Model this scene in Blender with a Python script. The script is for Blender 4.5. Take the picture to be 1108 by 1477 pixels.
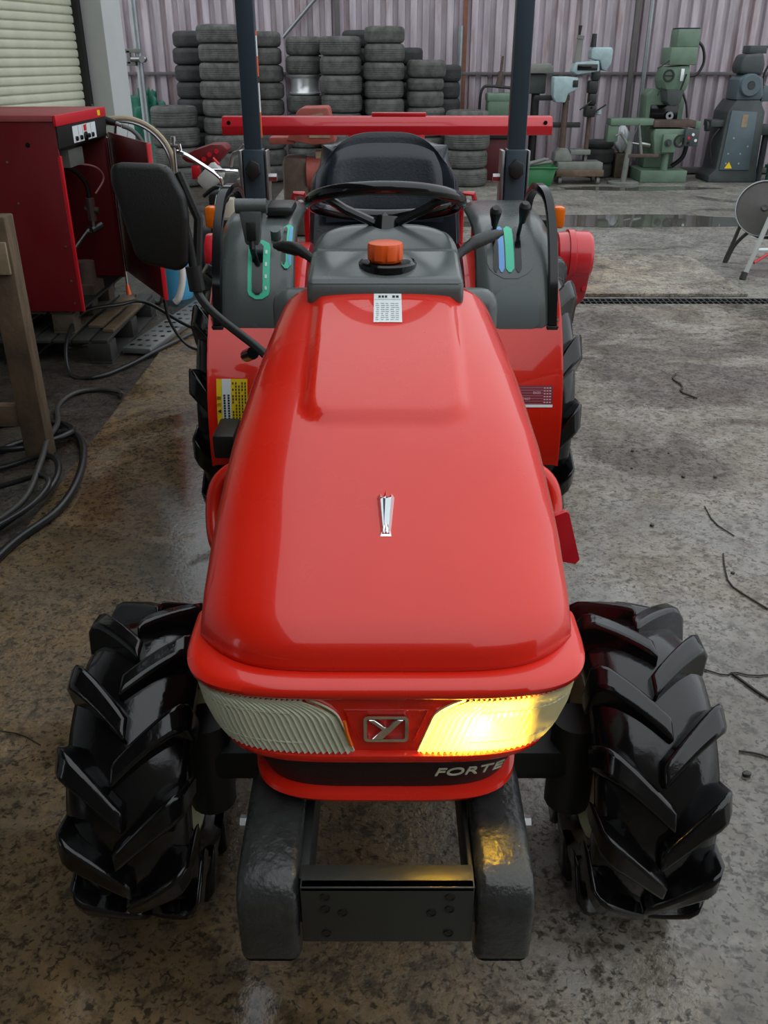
import bpy, bmesh, math, random
from mathutils import Vector, Matrix
random.seed(7)
for o in list(bpy.data.objects): bpy.data.objects.remove(o, do_unlink=True)
SC = bpy.context.scene
COL = SC.collection
PI = math.pi

# ------------------------------------------------------------ camera
cam_d = bpy.data.cameras.new('camera'); cam = bpy.data.objects.new('camera', cam_d); COL.objects.link(cam)
cam.location = (0, 0, 1.5)
cam.rotation_euler = (math.radians(90 - 27.28), 0, 0)
cam_d.sensor_fit = 'VERTICAL'; cam_d.sensor_height = 24.0; cam_d.lens = 1275 / 1477 * 24.0
cam_d.clip_start = 0.02; cam_d.clip_end = 300
SC.camera = cam
# ------------------------------------------------------------ overcast sky
W = bpy.data.worlds.new('overcast_sky'); SC.world = W; W.use_nodes = True
nt = W.node_tree; nt.nodes.clear()
wo = nt.nodes.new('ShaderNodeOutputWorld'); bg = nt.nodes.new('ShaderNodeBackground')
tc = nt.nodes.new('ShaderNodeTexCoord'); sx = nt.nodes.new('ShaderNodeSeparateXYZ')
rp = nt.nodes.new('ShaderNodeValToRGB')
rp.color_ramp.elements[0].position = 0.0; rp.color_ramp.elements[0].color = (0.70, 0.74, 0.78, 1)
rp.color_ramp.elements[1].position = 1.0; rp.color_ramp.elements[1].color = (0.90, 0.96, 1.0, 1)
nt.links.new(tc.outputs['Generated'], sx.inputs[0]); nt.links.new(sx.outputs['Z'], rp.inputs[0])
nt.links.new(rp.outputs[0], bg.inputs[0]); nt.links.new(bg.outputs[0], wo.inputs[0])
bg.inputs[1].default_value = 1.15
# ------------------------------------------------------------ view
vs = SC.view_settings
SC.display_settings.display_device = 'sRGB'
vs.view_transform = 'Standard'; vs.look = 'None'; vs.gamma = 1.0; vs.use_curve_mapping = False
vs.exposure = 0.55

# ------------------------------------------------------------ helpers
ORG = {}
def srgb(r, g, b):
    def f(c):
        c /= 255.0
        return c / 12.92 if c <= 0.04045 else ((c + 0.055) / 1.055) ** 2.4
    return (f(r), f(g), f(b), 1)
MATS = {}
def mat(name, col, rough=0.5, metal=0.0, coat=0.0, var=0.0, vscale=8.0, col2=None, bump=0.0, bscale=40.0, rvar=0.0, spec=None, stretch=None):
    if name in MATS: return MATS[name]
    m = bpy.data.materials.new(name); m.use_nodes = True; MATS[name] = m
    n = m.node_tree; b = n.nodes['Principled BSDF']
    b.inputs['Base Color'].default_value = col
    b.inputs['Roughness'].default_value = rough; b.inputs['Metallic'].default_value = metal
    if coat: b.inputs['Coat Weight'].default_value = coat; b.inputs['Coat Roughness'].default_value = 0.04
    if spec is not None: b.inputs['Specular IOR Level'].default_value = spec
    if var or bump or rvar:
        tcn = n.nodes.new('ShaderNodeTexCoord'); mp = n.nodes.new('ShaderNodeMapping')
        n.links.new(tcn.outputs['Object'], mp.inputs[0])
        if stretch: mp.inputs['Scale'].default_value = stretch
    if var:
        ns = n.nodes.new('ShaderNodeTexNoise'); ns.inputs['Scale'].default_value = vscale; ns.inputs['Detail'].default_value = 7; ns.inputs['Roughness'].default_value = 0.65
        n.links.new(mp.outputs[0], ns.inputs['Vector'])
        cr = n.nodes.new('ShaderNodeValToRGB')
        c2 = col2 or tuple(c * 0.55 for c in col[:3]) + (1,)
        cr.color_ramp.elements[0].position = 0.5 - 0.25 / max(var, .2) * .5; cr.color_ramp.elements[0].color = c2
        cr.color_ramp.elements[1].position = 0.5 + 0.12; cr.color_ramp.elements[1].color = col
        n.links.new(ns.outputs['Fac'], cr.inputs[0])
        mx = n.nodes.new('ShaderNodeMix'); mx.data_type = 'RGBA'; mx.inputs[0].default_value = min(1, var)
        mx.inputs[6].default_value = col; n.links.new(cr.outputs[0], mx.inputs[7])
        n.links.new(mx.outputs[2], b.inputs['Base Color'])
    if rvar:
        n2 = n.nodes.new('ShaderNodeTexNoise'); n2.inputs['Scale'].default_value = vscale * 1.3; n2.inputs['Detail'].default_value = 5
        n.links.new(mp.outputs[0], n2.inputs['Vector'])
        mr = n.nodes.new('ShaderNodeMapRange'); mr.inputs[1].default_value = 0.3; mr.inputs[2].default_value = 0.7
        mr.inputs[3].default_value = max(0.02, rough - rvar); mr.inputs[4].default_value = min(1, rough + rvar)
        n.links.new(n2.outputs['Fac'], mr.inputs[0]); n.links.new(mr.outputs[0], b.inputs['Roughness'])
    if bump:
        n3 = n.nodes.new('ShaderNodeTexNoise'); n3.inputs['Scale'].default_value = bscale; n3.inputs['Detail'].default_value = 6
        n.links.new(mp.outputs[0], n3.inputs['Vector'])
        bp = n.nodes.new('ShaderNodeBump'); bp.inputs['Strength'].default_value = bump; bp.inputs['Distance'].default_value = 0.01
        n.links.new(n3.outputs['Fac'], bp.inputs['Height']); n.links.new(bp.outputs[0], b.inputs['Normal'])
    return m

def V(*a): return Vector(a)
class MB:
    def __init__(s): s.v = []; s.f = []
    def add(s, vs_, fs):
        k = len(s.v); s.v += [Vector(p) for p in vs_]; s.f += [tuple(i + k for i in f) for f in fs]; return s
    def bm(s, b, M=None):
        b.verts.ensure_lookup_table(); b.verts.index_update()
        s.add([(M @ q.co) if M else q.co.copy() for q in b.verts], [[q.index for q in f.verts] for f in b.faces]); b.free(); return s
    def box(s, c, d, bev=0, rot=None, seg=2):
        b = bmesh.new(); bmesh.ops.create_cube(b, size=1)
        for q in b.verts: q.co = Vector((q.co.x * d[0], q.co.y * d[1], q.co.z * d[2]))
        if bev: bmesh.ops.bevel(b, geom=b.edges[:], offset=bev, segments=seg, profile=0.5, affect='EDGES')
        M = Matrix.Translation(c)
        if rot is not None: M = M @ (rot if isinstance(rot, Matrix) else Matrix.Rotation(rot, 4, 'Z'))
        return s.bm(b, M)
    def bb(s, x0, x1, y0, y1, z0, z1, bev=0, seg=2):
        return s.box(((x0 + x1) / 2, (y0 + y1) / 2, (z0 + z1) / 2), (abs(x1 - x0), abs(y1 - y0), abs(z1 - z0)), bev, seg=seg)
    def cyl(s, p0, p1, r0, r1=None, seg=16):
        p0 = Vector(p0); p1 = Vector(p1); r1 = r0 if r1 is None else r1
        d = (p1 - p0).normalized(); a = d.orthogonal().normalized(); c = d.cross(a)
        vs_ = []
        for p, r in ((p0, r0), (p1, r1)):
            for i in range(seg):
                t = 2 * PI * i / seg; vs_.append(p + (a * math.cos(t) + c * math.sin(t)) * r)
        fs = [(i, (i + 1) % seg, seg + (i + 1) % seg, seg + i) for i in range(seg)]
        fs += [tuple(range(seg - 1, -1, -1)), tuple(range(seg, 2 * seg))]
        return s.add(vs_, fs)
    def tube(s, pts, r, seg=8, closed=False, smooth=0):
        pts = [Vector(p) for p in pts]
        for _ in range(smooth):
            q = []
            n = len(pts)
            rng = range(n) if closed else range(n - 1)
            if not closed: q.append(pts[0])
            for i in rng:
                a, b = pts[i], pts[(i + 1) % n]; q += [a * .75 + b * .25, a * .25 + b * .75]
            if not closed: q.append(pts[-1])
            pts = q
        n = len(pts); vs_ = []; up = None
        for i, p in enumerate(pts):
            if closed: d = (pts[(i + 1) % n] - pts[i - 1])
            else: d = (pts[min(i + 1, n - 1)] - pts[max(i - 1, 0)])
            d.normalize()
            if up is None: up = d.orthogonal().normalized()
            up = (up - d * up.dot(d)); up = up.normalized() if up.length > 1e-6 else d.orthogonal().normalized()
            c = d.cross(up); rr = r[i * len(r) // n] if isinstance(r, (list, tuple)) else r
            for k in range(seg):
                t = 2 * PI * k / seg; vs_.append(p + (up * math.cos(t) + c * math.sin(t)) * rr)
        fs = []
        for i in range(n if closed else n - 1):
            j = (i + 1) % n
            for k in range(seg):
                fs.append((i * seg + k, i * seg + (k + 1) % seg, j * seg + (k + 1) % seg, j * seg + k))
        if not closed: fs += [tuple(range(seg - 1, -1, -1)), tuple(range((n - 1) * seg, n * seg))]
        return s.add(vs_, fs)
    def lathe(s, prof, c=(0, 0, 0), axis='Z', seg=32, closed=False, a0=0, a1=2 * PI):
        full = abs(a1 - a0 - 2 * PI) < 1e-6; n = seg if full else seg + 1; m = len(prof); vs_ = []
        for i in range(n):
            t = a0 + (a1 - a0) * i / seg; ct, st = math.cos(t), math.sin(t)
            for r, h in prof:
                p = {'Z': (r * ct, r * st, h), 'X': (h, r * ct, r * st), 'Y': (r * ct, h, r * st)}[axis]
                vs_.append(Vector(p) + Vector(c))
        fs = []
        for i in range(seg):
            j = (i + 1) % n
            for k in range(m if closed else m - 1):
                l = (k + 1) % m; fs.append((i * m + k, j * m + k, j * m + l, i * m + l))
        return s.add(vs_, fs)
    def prism(s, poly, axis, lo, hi, bev=0, seg=2, M=None, vertical=False):
        b = bmesh.new(); n = len(poly)
        def mk(p, h):
            return {'X': (h, p[0], p[1]), 'Y': (p[0], h, p[1]), 'Z': (p[0], p[1], h)}[axis]
        A = [b.verts.new(mk(p, lo)) for p in poly]; B = [b.verts.new(mk(p, hi)) for p in poly]
        b.faces.new(A); b.faces.new(B[::-1])
        for i in range(n): b.faces.new((A[i], B[i], B[(i + 1) % n], A[(i + 1) % n]))
        bmesh.ops.recalc_face_normals(b, faces=b.faces[:])
        if bev: bmesh.ops.bevel(b, geom=b.edges[:], offset=bev, segments=seg, profile=0.5, affect='EDGES')
        return s.bm(b, M)
    def grid(s, fn, nu, nv, wrap=False):
        vs_ = [fn(i / nu, j / nv) for j in range(nv + 1) for i in range(nu + 1)]
        w = nu + 1
        return s.add(vs_, [(j * w + i, j * w + i + 1, (j + 1) * w + i + 1, (j + 1) * w + i) for j in range(nv) for i in range(nu)])
    def xf(s, M): s.v = [M @ p for p in s.v]; return s
    def build(s, name, m, parent=None, label=None, angle=38, solid=0, org=None, recalc=True):
        me = bpy.data.meshes.new(name)
        if parent is not None: o0 = ORG[parent]
        elif org is not None: o0 = Vector(org)
        else:
            xs = [p.x for p in s.v]; ys = [p.y for p in s.v]; zs = [p.z for p in s.v]
            o0 = Vector(((min(xs) + max(xs)) / 2, (min(ys) + max(ys)) / 2, min(zs)))
        me.from_pydata([p - o0 for p in s.v], [], s.f)
        if recalc:
            b = bmesh.new(); b.from_mesh(me); bmesh.ops.recalc_face_normals(b, faces=b.faces[:]); b.to_mesh(me); b.free()
        me.polygons.foreach_set('use_smooth', [True] * len(me.polygons))
        me.set_sharp_from_angle(angle=math.radians(angle))
        o = bpy.data.objects.new(name, me); COL.objects.link(o); me.materials.append(m)
        ORG[o] = o0
        if parent is not None: o.parent = parent
        else: o.location = o0
        if solid:
            md = o.modifiers.new('thickness', 'SOLIDIFY'); md.thickness = solid; md.offset = -1
        if label: o['label'] = label
        return o
def thing(name, label, cat, loc=(0, 0, 0), group=None, rz=0):
    o = bpy.data.objects.new(name, None); COL.objects.link(o); o.empty_display_size = 0.05
    o.location = loc; o.rotation_euler = (0, 0, rz); o['label'] = label; o['category'] = cat
    if group: o['group'] = group
    ORG[o] = Vector(loc); return o
def local(o):                      # children of o are given in its own coordinates
    ORG[o] = Vector((0, 0, 0)); return o
def tag(o, label, cat, group=None):
    o['label'] = label; o['category'] = cat
    if group: o['group'] = group
    return o
def struct(o): o['kind'] = 'structure'; return o
def copy_tree(o, parent=None):
    c = o.copy(); COL.objects.link(c); c.parent = parent
    for ch in o.children: copy_tree(ch, c)
    return c
def text_geo(txt, size, ext, shear=0.0, sx_=1.0):
    cu = bpy.data.curves.new('t', 'FONT'); cu.body = txt; cu.size = size; cu.extrude = ext; cu.shear = shear
    cu.align_x = 'CENTER'; cu.align_y = 'CENTER'
    ob = bpy.data.objects.new('t', cu); COL.objects.link(ob)
    dg = bpy.context.evaluated_depsgraph_get(); dg.update()
    me = bpy.data.meshes.new_from_object(ob.evaluated_get(dg))
    vs_ = [Vector((v.co.x * sx_, v.co.y, v.co.z)) for v in me.vertices]; fs = [tuple(p.vertices) for p in me.polygons]
    bpy.data.objects.remove(ob); bpy.data.curves.remove(cu); bpy.data.meshes.remove(me)
    return vs_, fs
def frame(o, x, y):                # matrix from an origin and two axis directions
    x = Vector(x).normalized(); y = Vector(y); y = (y - x * y.dot(x)).normalized(); z = x.cross(y)
    M = Matrix((x, y, z)).transposed().to_4x4(); M.translation = Vector(o); return M
def catmull(P, n):
    out = []
    for i in range(len(P) - 1):
        p0 = Vector(P[max(i - 1, 0)]); p1 = Vector(P[i]); p2 = Vector(P[i + 1]); p3 = Vector(P[min(i + 2, len(P) - 1)])
        for k in range(n):
            t = k / n
            out.append(.5 * ((2 * p1) + (p2 - p0) * t + (2 * p0 - 5 * p1 + 4 * p2 - p3) * t * t + (3 * p1 - p0 - 3 * p2 + p3) * t ** 3))
    out.append(Vector(P[-1])); return out
def interp(tab, x):
    if x <= tab[0][0]: return tab[0][1]
    for (a, b), (c, d) in zip(tab, tab[1:]):
        if x <= c:
            t = (x - a) / (c - a); return b + (d - b) * t
    return tab[-1][1]
def sstep(a, b, x):
    t = min(1, max(0, (x - a) / (b - a))); return t * t * (3 - 2 * t)
# ------------------------------------------------------------ materials
RED = mat('tractor_red_paint', srgb(218, 36, 18), 0.30, coat=.62, spec=.25, var=0.35, vscale=3.0, col2=srgb(196, 26, 14), rvar=0.08)
RED2 = mat('implement_red_paint', srgb(205, 30, 42), 0.32, coat=0.5, var=0.4, vscale=5, col2=srgb(170, 22, 30))
DRED = mat('cabinet_dark_red', srgb(112, 8, 19), 0.5, var=0.5, vscale=3, col2=srgb(88, 7, 14), rvar=.1)
BRED = mat('cabinet_bright_red', srgb(205, 25, 40), 0.4)
FRED = mat('cabinet_faded_top', srgb(165, 80, 80), 0.6, var=.6, vscale=6, col2=srgb(140, 50, 52))
RUBBER = mat('wet_tractor_rubber', srgb(13, 13, 14), 0.14, var=0.5, vscale=14, col2=srgb(7, 7, 7), bump=0.06, bscale=60, rvar=0.09)
DUSTY = mat('dusty_tyre_rubber', srgb(94, 94, 90), 0.8, var=0.8, vscale=9, col2=srgb(52, 53, 52), bump=0.25, bscale=60)
DUSTY2 = mat('dark_tyre_rubber', srgb(56, 57, 57), 0.75, var=0.8, vscale=9, col2=srgb(34, 35, 35), bump=0.25, bscale=60)
GREYP = mat('console_grey_plastic', srgb(84, 90, 88), 0.26, var=0.3, vscale=5, col2=srgb(70, 76, 74), rvar=.08)
BLKP = mat('black_plastic', srgb(26, 27, 26), 0.45, bump=0.12, bscale=250)
BLKG = mat('gloss_black', srgb(15, 16, 18), 0.12)
VINYL = mat('seat_vinyl', srgb(36, 42, 50), 0.26, bump=.05, bscale=120)
CAST = mat('wet_black_cast_iron', srgb(54, 56, 55), 0.24, var=0.7, vscale=10, col2=srgb(24, 25, 25), bump=0.35, bscale=55, rvar=.15)
STEELP = mat('slate_post_paint', srgb(52, 66, 76), 0.35, var=0.3, vscale=8, col2=srgb(42, 54, 62))
CHROME = mat('chrome', srgb(225, 228, 230), 0.08, 1.0)
STEEL = mat('dull_steel', srgb(170, 172, 172), 0.35, 1.0, var=.4, vscale=12)
SILVER = mat('silver_plastic', srgb(196, 196, 170), 0.35)
ORANGE = mat('orange_plastic', srgb(232, 92, 22), 0.4, var=.3, vscale=12, col2=srgb(205, 70, 12))
AMBER = mat('amber_lens', srgb(235, 110, 12), 0.15)
RIMC = mat('cream_rim_paint', srgb(205, 205, 165), 0.3)
WHITE = mat('white_sticker', srgb(225, 232, 232), 0.4)
YELLOW = mat('yellow_sticker', srgb(242, 205, 10), 0.4)
INK = mat('black_ink', srgb(28, 28, 26), 0.5)
GREYINK = mat('grey_ink', srgb(150, 158, 158), 0.5)
MAROON = mat('maroon_plate', srgb(122, 32, 48), 0.35)
PINKINK = mat('pale_pink_ink', srgb(215, 165, 172), 0.5)
TEAL = mat('green_gate_plate', srgb(70, 200, 160), 0.4)
BLUEG = mat('blue_gate_plate', srgb(110, 165, 225), 0.4)
DARK = mat('dark_iron', srgb(30, 31, 31), 0.5, var=.4, vscale=9)
WOOD = mat('weathered_timber', srgb(112, 92, 70), 0.75, var=.8, vscale=6, col2=srgb(66, 54, 42), bump=.3, bscale=40, stretch=(1, 8, 1))
WOODD = mat('dirty_pallet_wood', srgb(88, 76, 62), 0.75, var=.8, vscale=7, col2=srgb(46, 41, 36), bump=.3, bscale=40)
PLASD = mat('dark_pallet_plastic', srgb(50, 49, 46), 0.6, var=.6, vscale=8)
CABLE = mat('black_rubber_hose', srgb(26, 27, 28), 0.35)
MILLG = mat('machine_green', srgb(104, 128, 108), 0.45, var=.6, vscale=5, col2=srgb(74, 94, 78))
MACHG = mat('machine_slate', srgb(84, 100, 106), 0.45, var=.5, vscale=5, col2=srgb(62, 74, 78))
MACHD = mat('machine_dark_grey', srgb(66, 72, 72), 0.55, var=.6, vscale=6, col2=srgb(44, 48, 48))
PALEB = mat('drill_pale_blue', srgb(160, 182, 184), 0.5, var=.6, vscale=7, col2=srgb(120, 140, 142))
GREYM = mat('drill_grey', srgb(120, 122, 116), 0.6, var=.6, vscale=7, col2=srgb(84, 86, 80))
RUST = mat('rusty_column', srgb(92, 72, 62), 0.7, var=.8, vscale=10, col2=srgb(60, 48, 42))
RUSTRED = mat('faded_rust_red', srgb(165, 82, 72), 0.6, var=.8, vscale=6, col2=srgb(130, 60, 52))
OCHRE = mat('faded_ochre_board', srgb(160, 140, 112), 0.8, var=.7, vscale=8)
TARP = mat('green_tarpaulin', srgb(30, 104, 84), 0.5, var=.5, vscale=5, col2=srgb(18, 72, 58))
CRATE = mat('green_crate_plastic', srgb(24, 104, 52), 0.45, var=.4)
BLUEB = mat('blue_bucket_plastic', srgb(80, 165, 205), 0.4)
CREAM = mat('shutter_cream_paint', srgb(208, 210, 188), 0.5, var=.6, vscale=3.5, col2=srgb(176, 180, 160))
PILL = mat('pillar_paint', srgb(196, 200, 200), 0.6, var=.4, vscale=3, col2=srgb(172, 176, 176))
GALV = mat('galvanised_pipe', srgb(150, 156, 158), 0.4, 0.7, var=.5, vscale=9)
CLAD = mat('mauve_cladding', srgb(190, 178, 186), 0.6, var=.9, vscale=2.2, col2=srgb(148, 136, 143), stretch=(3, 1, .35))
GIRT = mat('girt_steel', srgb(96, 92, 92), 0.6, var=.5)
ROOFM = mat('roof_underside', srgb(96, 86, 76), 0.8)
BACKM = mat('far_building_wall', srgb(112, 104, 96), 0.85)
RUSTST = mat('rust_streak', srgb(128, 84, 66), 0.8, var=.6, vscale=12)
TWIGM = mat('twig_bark', srgb(44, 38, 34), 0.7)
PEBM = mat('wet_pebble', srgb(40, 38, 36), 0.4)

def clad_rust(m):
    n = m.node_tree; L = n.links; b = n.nodes['Principled BSDF']; src = b.inputs['Base Color'].links[0].from_socket
    g = n.nodes.new('ShaderNodeNewGeometry'); mp = n.nodes.new('ShaderNodeMapping'); mp.inputs['Scale'].default_value = (4.2, .2, .42)
    L.new(g.outputs['Position'], mp.inputs[0]); q = n.nodes.new('ShaderNodeTexNoise'); q.inputs['Scale'].default_value = 1.6; q.inputs['Detail'].default_value = 9; q.inputs['Roughness'].default_value = .62
    L.new(mp.outputs[0], q.inputs['Vector']); r = n.nodes.new('ShaderNodeValToRGB')
    r.color_ramp.elements[0].position = .55; r.color_ramp.elements[0].color = (0, 0, 0, 1); r.color_ramp.elements[1].position = .72; r.color_ramp.elements[1].color = (.85, .85, .85, 1)
    L.new(q.outputs['Fac'], r.inputs[0]); x = n.nodes.new('ShaderNodeMix'); x.data_type = 'RGBA'; L.new(r.outputs[0], x.inputs[0]); L.new(src, x.inputs[6]); x.inputs[7].default_value = srgb(128, 96, 84)
    L.new(x.outputs[2], b.inputs['Base Color'])
clad_rust(CLAD)
def lens_mat(name, tint, trans, fac=.45):
    m = bpy.data.materials.new(name); m.use_nodes = True; n = m.node_tree; n.nodes.clear()
    out = n.nodes.new('ShaderNodeOutputMaterial'); tr = n.nodes.new('ShaderNodeBsdfTransparent'); tl = n.nodes.new('ShaderNodeBsdfTranslucent')
    gl = n.nodes.new('ShaderNodeBsdfGlossy'); df = n.nodes.new('ShaderNodeBsdfDiffuse')
    tr.inputs[0].default_value = tint; tl.inputs[0].default_value = trans; df.inputs[0].default_value = trans
    gl.inputs['Roughness'].default_value = 0.12; gl.inputs[0].default_value = (1, 1, 1, 1)
    m1 = n.nodes.new('ShaderNodeMixShader'); m2 = n.nodes.new('ShaderNodeMixShader'); m3 = n.nodes.new('ShaderNodeMixShader')
    m0 = n.nodes.new('ShaderNodeMixShader'); m0.inputs[0].default_value = .68
    n.links.new(tl.outputs[0], m0.inputs[1]); n.links.new(df.outputs[0], m0.inputs[2])
    m1.inputs[0].default_value = fac
    n.links.new(tr.outputs[0], m1.inputs[1]); n.links.new(m0.outputs[0], m1.inputs[2])
    fr = n.nodes.new('ShaderNodeFresnel'); fr.inputs[0].default_value = 1.45
    n.links.new(fr.outputs[0], m3.inputs[0]); n.links.new(m1.outputs[0], m3.inputs[1]); n.links.new(gl.outputs[0], m3.inputs[2])
    n.links.new(m3.outputs[0], out.inputs[0]); return m
LENS = lens_mat('ribbed_clear_lens', (.95, .96, .88, 1), (.93, .95, .76, 1), .68)
def emit_mat(name, col, st):
    m = bpy.data.materials.new(name); m.use_nodes = True; n = m.node_tree; n.nodes.clear()
    out = n.nodes.new('ShaderNodeOutputMaterial'); e = n.nodes.new('ShaderNodeEmission'); e.inputs[0].default_value = col; e.inputs[1].default_value = st
    n.links.new(e.outputs[0], out.inputs[0]); return m
REFL = mat('lamp_reflector', srgb(226, 228, 200), 0.5, .0)

# wet concrete yard: dirt colour, browner leftwards for missing sky reflection, and a patchy water film
def floor_mat(name, gcol, bcol, mixc, wet_lo, wet_hi, seed=0.0, brown_by_x=True):
    m = bpy.data.materials.new(name); m.use_nodes = True; n = m.node_tree; L = n.links
    b = n.nodes['Principled BSDF']; tcn = n.nodes.new('ShaderNodeNewGeometry')
    def noise(sc, det=8, ro=.6, dist=0):
        q = n.nodes.new('ShaderNodeTexNoise'); q.inputs['Scale'].default_value = sc; q.inputs['Detail'].default_value = det
        q.inputs['Roughness'].default_value = ro; q.inputs['Distortion'].default_value = dist
        mp = n.nodes.new('ShaderNodeMapping'); mp.inputs['Location'].default_value = (seed + sc, seed * 2, sc * .3)
        L.new(tcn.outputs['Position'], mp.inputs[0]); L.new(mp.outputs[0], q.inputs['Vector']); return q.outputs['Fac']
    def ramp(src, stops):
        r = n.nodes.new('ShaderNodeValToRGB'); e = r.color_ramp.elements
        while len(e) < len(stops): e.new(.5)
        for k, (p, c) in enumerate(stops): e[k].position = p; e[k].color = c if len(c) == 4 else tuple(c) + (1,)
        L.new(src, r.inputs[0]); return r.outputs[0]
    def mix(f, a, c, mode='MIX'):
        x = n.nodes.new('ShaderNodeMix'); x.data_type = 'RGBA'; x.blend_type = mode
        if isinstance(f, float): x.inputs[0].default_value = f
        else: L.new(f, x.inputs[0])
        for k, q in ((6, a), (7, c)):
            if isinstance(q, tuple): x.inputs[k].default_value = q
            else: L.new(q, x.inputs[k])
        return x.outputs[2]
    big = noise(.9, 8, .6, .4); mid = noise(5, 9, .68, .3); fine = noise(60, 4, .6); grit = noise(24, 6, .7)
    f = big
    if brown_by_x:  # brown ground, widened on the left to paint in the missing sky reflection
        sp = n.nodes.new('ShaderNodeSeparateXYZ'); L.new(tcn.outputs['Position'], sp.inputs[0])
        mr = n.nodes.new('ShaderNodeMapRange'); mr.inputs[1].default_value = -.3; mr.inputs[2].default_value = .7; mr.inputs[3].default_value = 0.30; mr.inputs[4].default_value = -.22
        L.new(sp.outputs['X'], mr.inputs[0])
        my = n.nodes.new('ShaderNodeMapRange'); my.inputs[1].default_value = 5.0; my.inputs[2].default_value = 8.0; my.inputs[3].default_value = 1; my.inputs[4].default_value = 0
        L.new(sp.outputs['Y'], my.inputs[0])
        mm = n.nodes.new('ShaderNodeMath'); mm.operation = 'MULTIPLY'; L.new(mr.outputs[0], mm.inputs[0]); L.new(my.outputs[0], mm.inputs[1])
        ad = n.nodes.new('ShaderNodeMath'); ad.operation = 'ADD'; L.new(big, ad.inputs[0]); L.new(mm.outputs[0], ad.inputs[1]); f = ad.outputs[0]
    base = mix(ramp(f, [(.42, (0, 0, 0)), (.62, (1, 1, 1))]), gcol, bcol)
    base = mix(ramp(mid, [(.40, (.75, .75, .75)), (.62, (0, 0, 0))]), base, mixc)
    base = mix(ramp(grit, [(.36, (.8, .8, .8)), (.5, (0, 0, 0))]), base, tuple(c * .35 for c in mixc[:3]) + (1,))
    pits = noise(75, 3, .55, .6); pm = ramp(pits, [(.36, (.9, .9, .9)), (.47, (0, 0, 0))])
    base = mix(pm, base, tuple(c * .28 for c in mixc[:3]) + (1,))
    base = mix(.25, base, ramp(fine, [(.3, (.0, .0, .0)), (.7, (.5, .48, .45))]), 'OVERLAY')
    wet = noise(1.3, 7, .62, .8)
    if brown_by_x:                                # a film of water collects beside the right front wheel
        def mrange(o, a, c, d, e):
            q = n.nodes.new('ShaderNodeMapRange'); q.interpolation_type = 'SMOOTHSTEP'
            for k, val in enumerate((a, c, d, e)): q.inputs[k + 1].default_value = val
            L.new(sp.outputs[o], q.inputs[0]); return q.outputs[0]
        def mth(op, a, c):
            q = n.nodes.new('ShaderNodeMath'); q.operation = op
            for k, val in enumerate((a, c)):
                if isinstance(val, float): q.inputs[k].default_value = val
                else: L.new(val, q.inputs[k])
            return q.outputs[0]
        film = mth('MULTIPLY', mrange('X', .30, .75, 0., 1.), mrange('Y', 2.6, 1.3, 0., 1.))
        wet = mth('SUBTRACT', wet, mth('MULTIPLY', film, .16))
    base = mix(ramp(wet, [(wet_lo - .02, (.9, .9, .9)), (wet_hi - .06, (0, 0, 0))]), base, mix(.0, (0.5, .5, .5, 1), (.5, .5, .5, 1)), 'MULTIPLY')
    L.new(base, b.inputs['Base Color'])
    L.new(ramp(wet, [(wet_lo, (.06,) * 3), (wet_hi, (.45,) * 3)]), b.inputs['Roughness'])
    bp = n.nodes.new('ShaderNodeBump'); bp.inputs['Distance'].default_value = .012
    L.new(ramp(wet, [(wet_lo, (.04,) * 3), (wet_hi, (.55,) * 3)]), bp.inputs['Strength'])
    a2 = n.nodes.new('ShaderNodeMath'); a2.operation = 'ADD'; L.new(grit, a2.inputs[0])
    L.new(fine, a2.inputs[1]); L.new(a2.outputs[0], bp.inputs['Height']); L.new(bp.outputs[0], b.inputs['Normal'])
    return m
CONC = floor_mat('wet_yard_concrete', srgb(158, 152, 143), srgb(146, 120, 86), srgb(118, 106, 88), .44, .60, 3.1)
CONC2 = floor_mat('dry_yard_concrete', srgb(164, 160, 150), srgb(138, 132, 122), srgb(112, 110, 106), .30, .5, 9.0, False)
DIRT = floor_mat('dirty_side_floor', srgb(92, 84, 74), srgb(70, 62, 54), srgb(52, 47, 42), .3, .5, 5.0, False)
PLATE = floor_mat('rusty_steel_plate', srgb(182, 176, 162), srgb(168, 146, 120), srgb(112, 104, 94), .35, .55, 6.0, False)
def water_mat():
    m = bpy.data.materials.new('standing_water'); m.use_nodes = True; b = m.node_tree.nodes['Principled BSDF']
    b.inputs['Base Color'].default_value = srgb(74, 72, 66); b.inputs['Roughness'].default_value = .03; b.inputs['IOR'].default_value = 1.33
    return m
WATER = water_mat()

# ------------------------------------------------------------ the setting
def slab(name, x0, x1, y0, y1, z0, z1, m):
    return struct(MB().bb(x0, x1, y0, y1, z0, z1).build(name, m))
slab('floor', -1.28, 14.0, -3.0, 6.0, -.12, 0.0, CONC)
slab('floor_side', -8.0, -1.285, -3.0, 13.6, -.13, -.012, DIRT)
slab('floor_yard', -1.285, 14.0, 6.16, 13.6, -.12, 0.0, CONC2)
slab('floor_drain_bed', -1.285, 14.0, 5.99, 6.17, -.16, -.06, DARK)
# trench grate: every grid bar its own piece
gr = thing('drain_grate', 'long black steel trench grate set flush in the concrete yard', 'drain grate', (2.2, 6.08, -.06))
m_ = MB().bb(.6, 4.2, 6.0, 6.012, -.058, -.002).bb(.6, 4.2, 6.148, 6.16, -.058, -.002).bb(.6, 4.2, 6.074, 6.086, -.04, -.002)
m_.build('frame', DARK, gr)
bar = MB().bb(.612, .622, 6.012, 6.148, -.045, -.002).build('bar', DARK, gr)
for k in range(1, 90):
    c = bar.copy(); COL.objects.link(c); c.location.x = k * .04
tag(MB().bb(.75, 2.55, 6.2, 7.6, 0.001, .024, .003).build('steel_plate', PLATE), 'large rusty steel plate lying flat behind the drain grate', 'steel plate')
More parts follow.
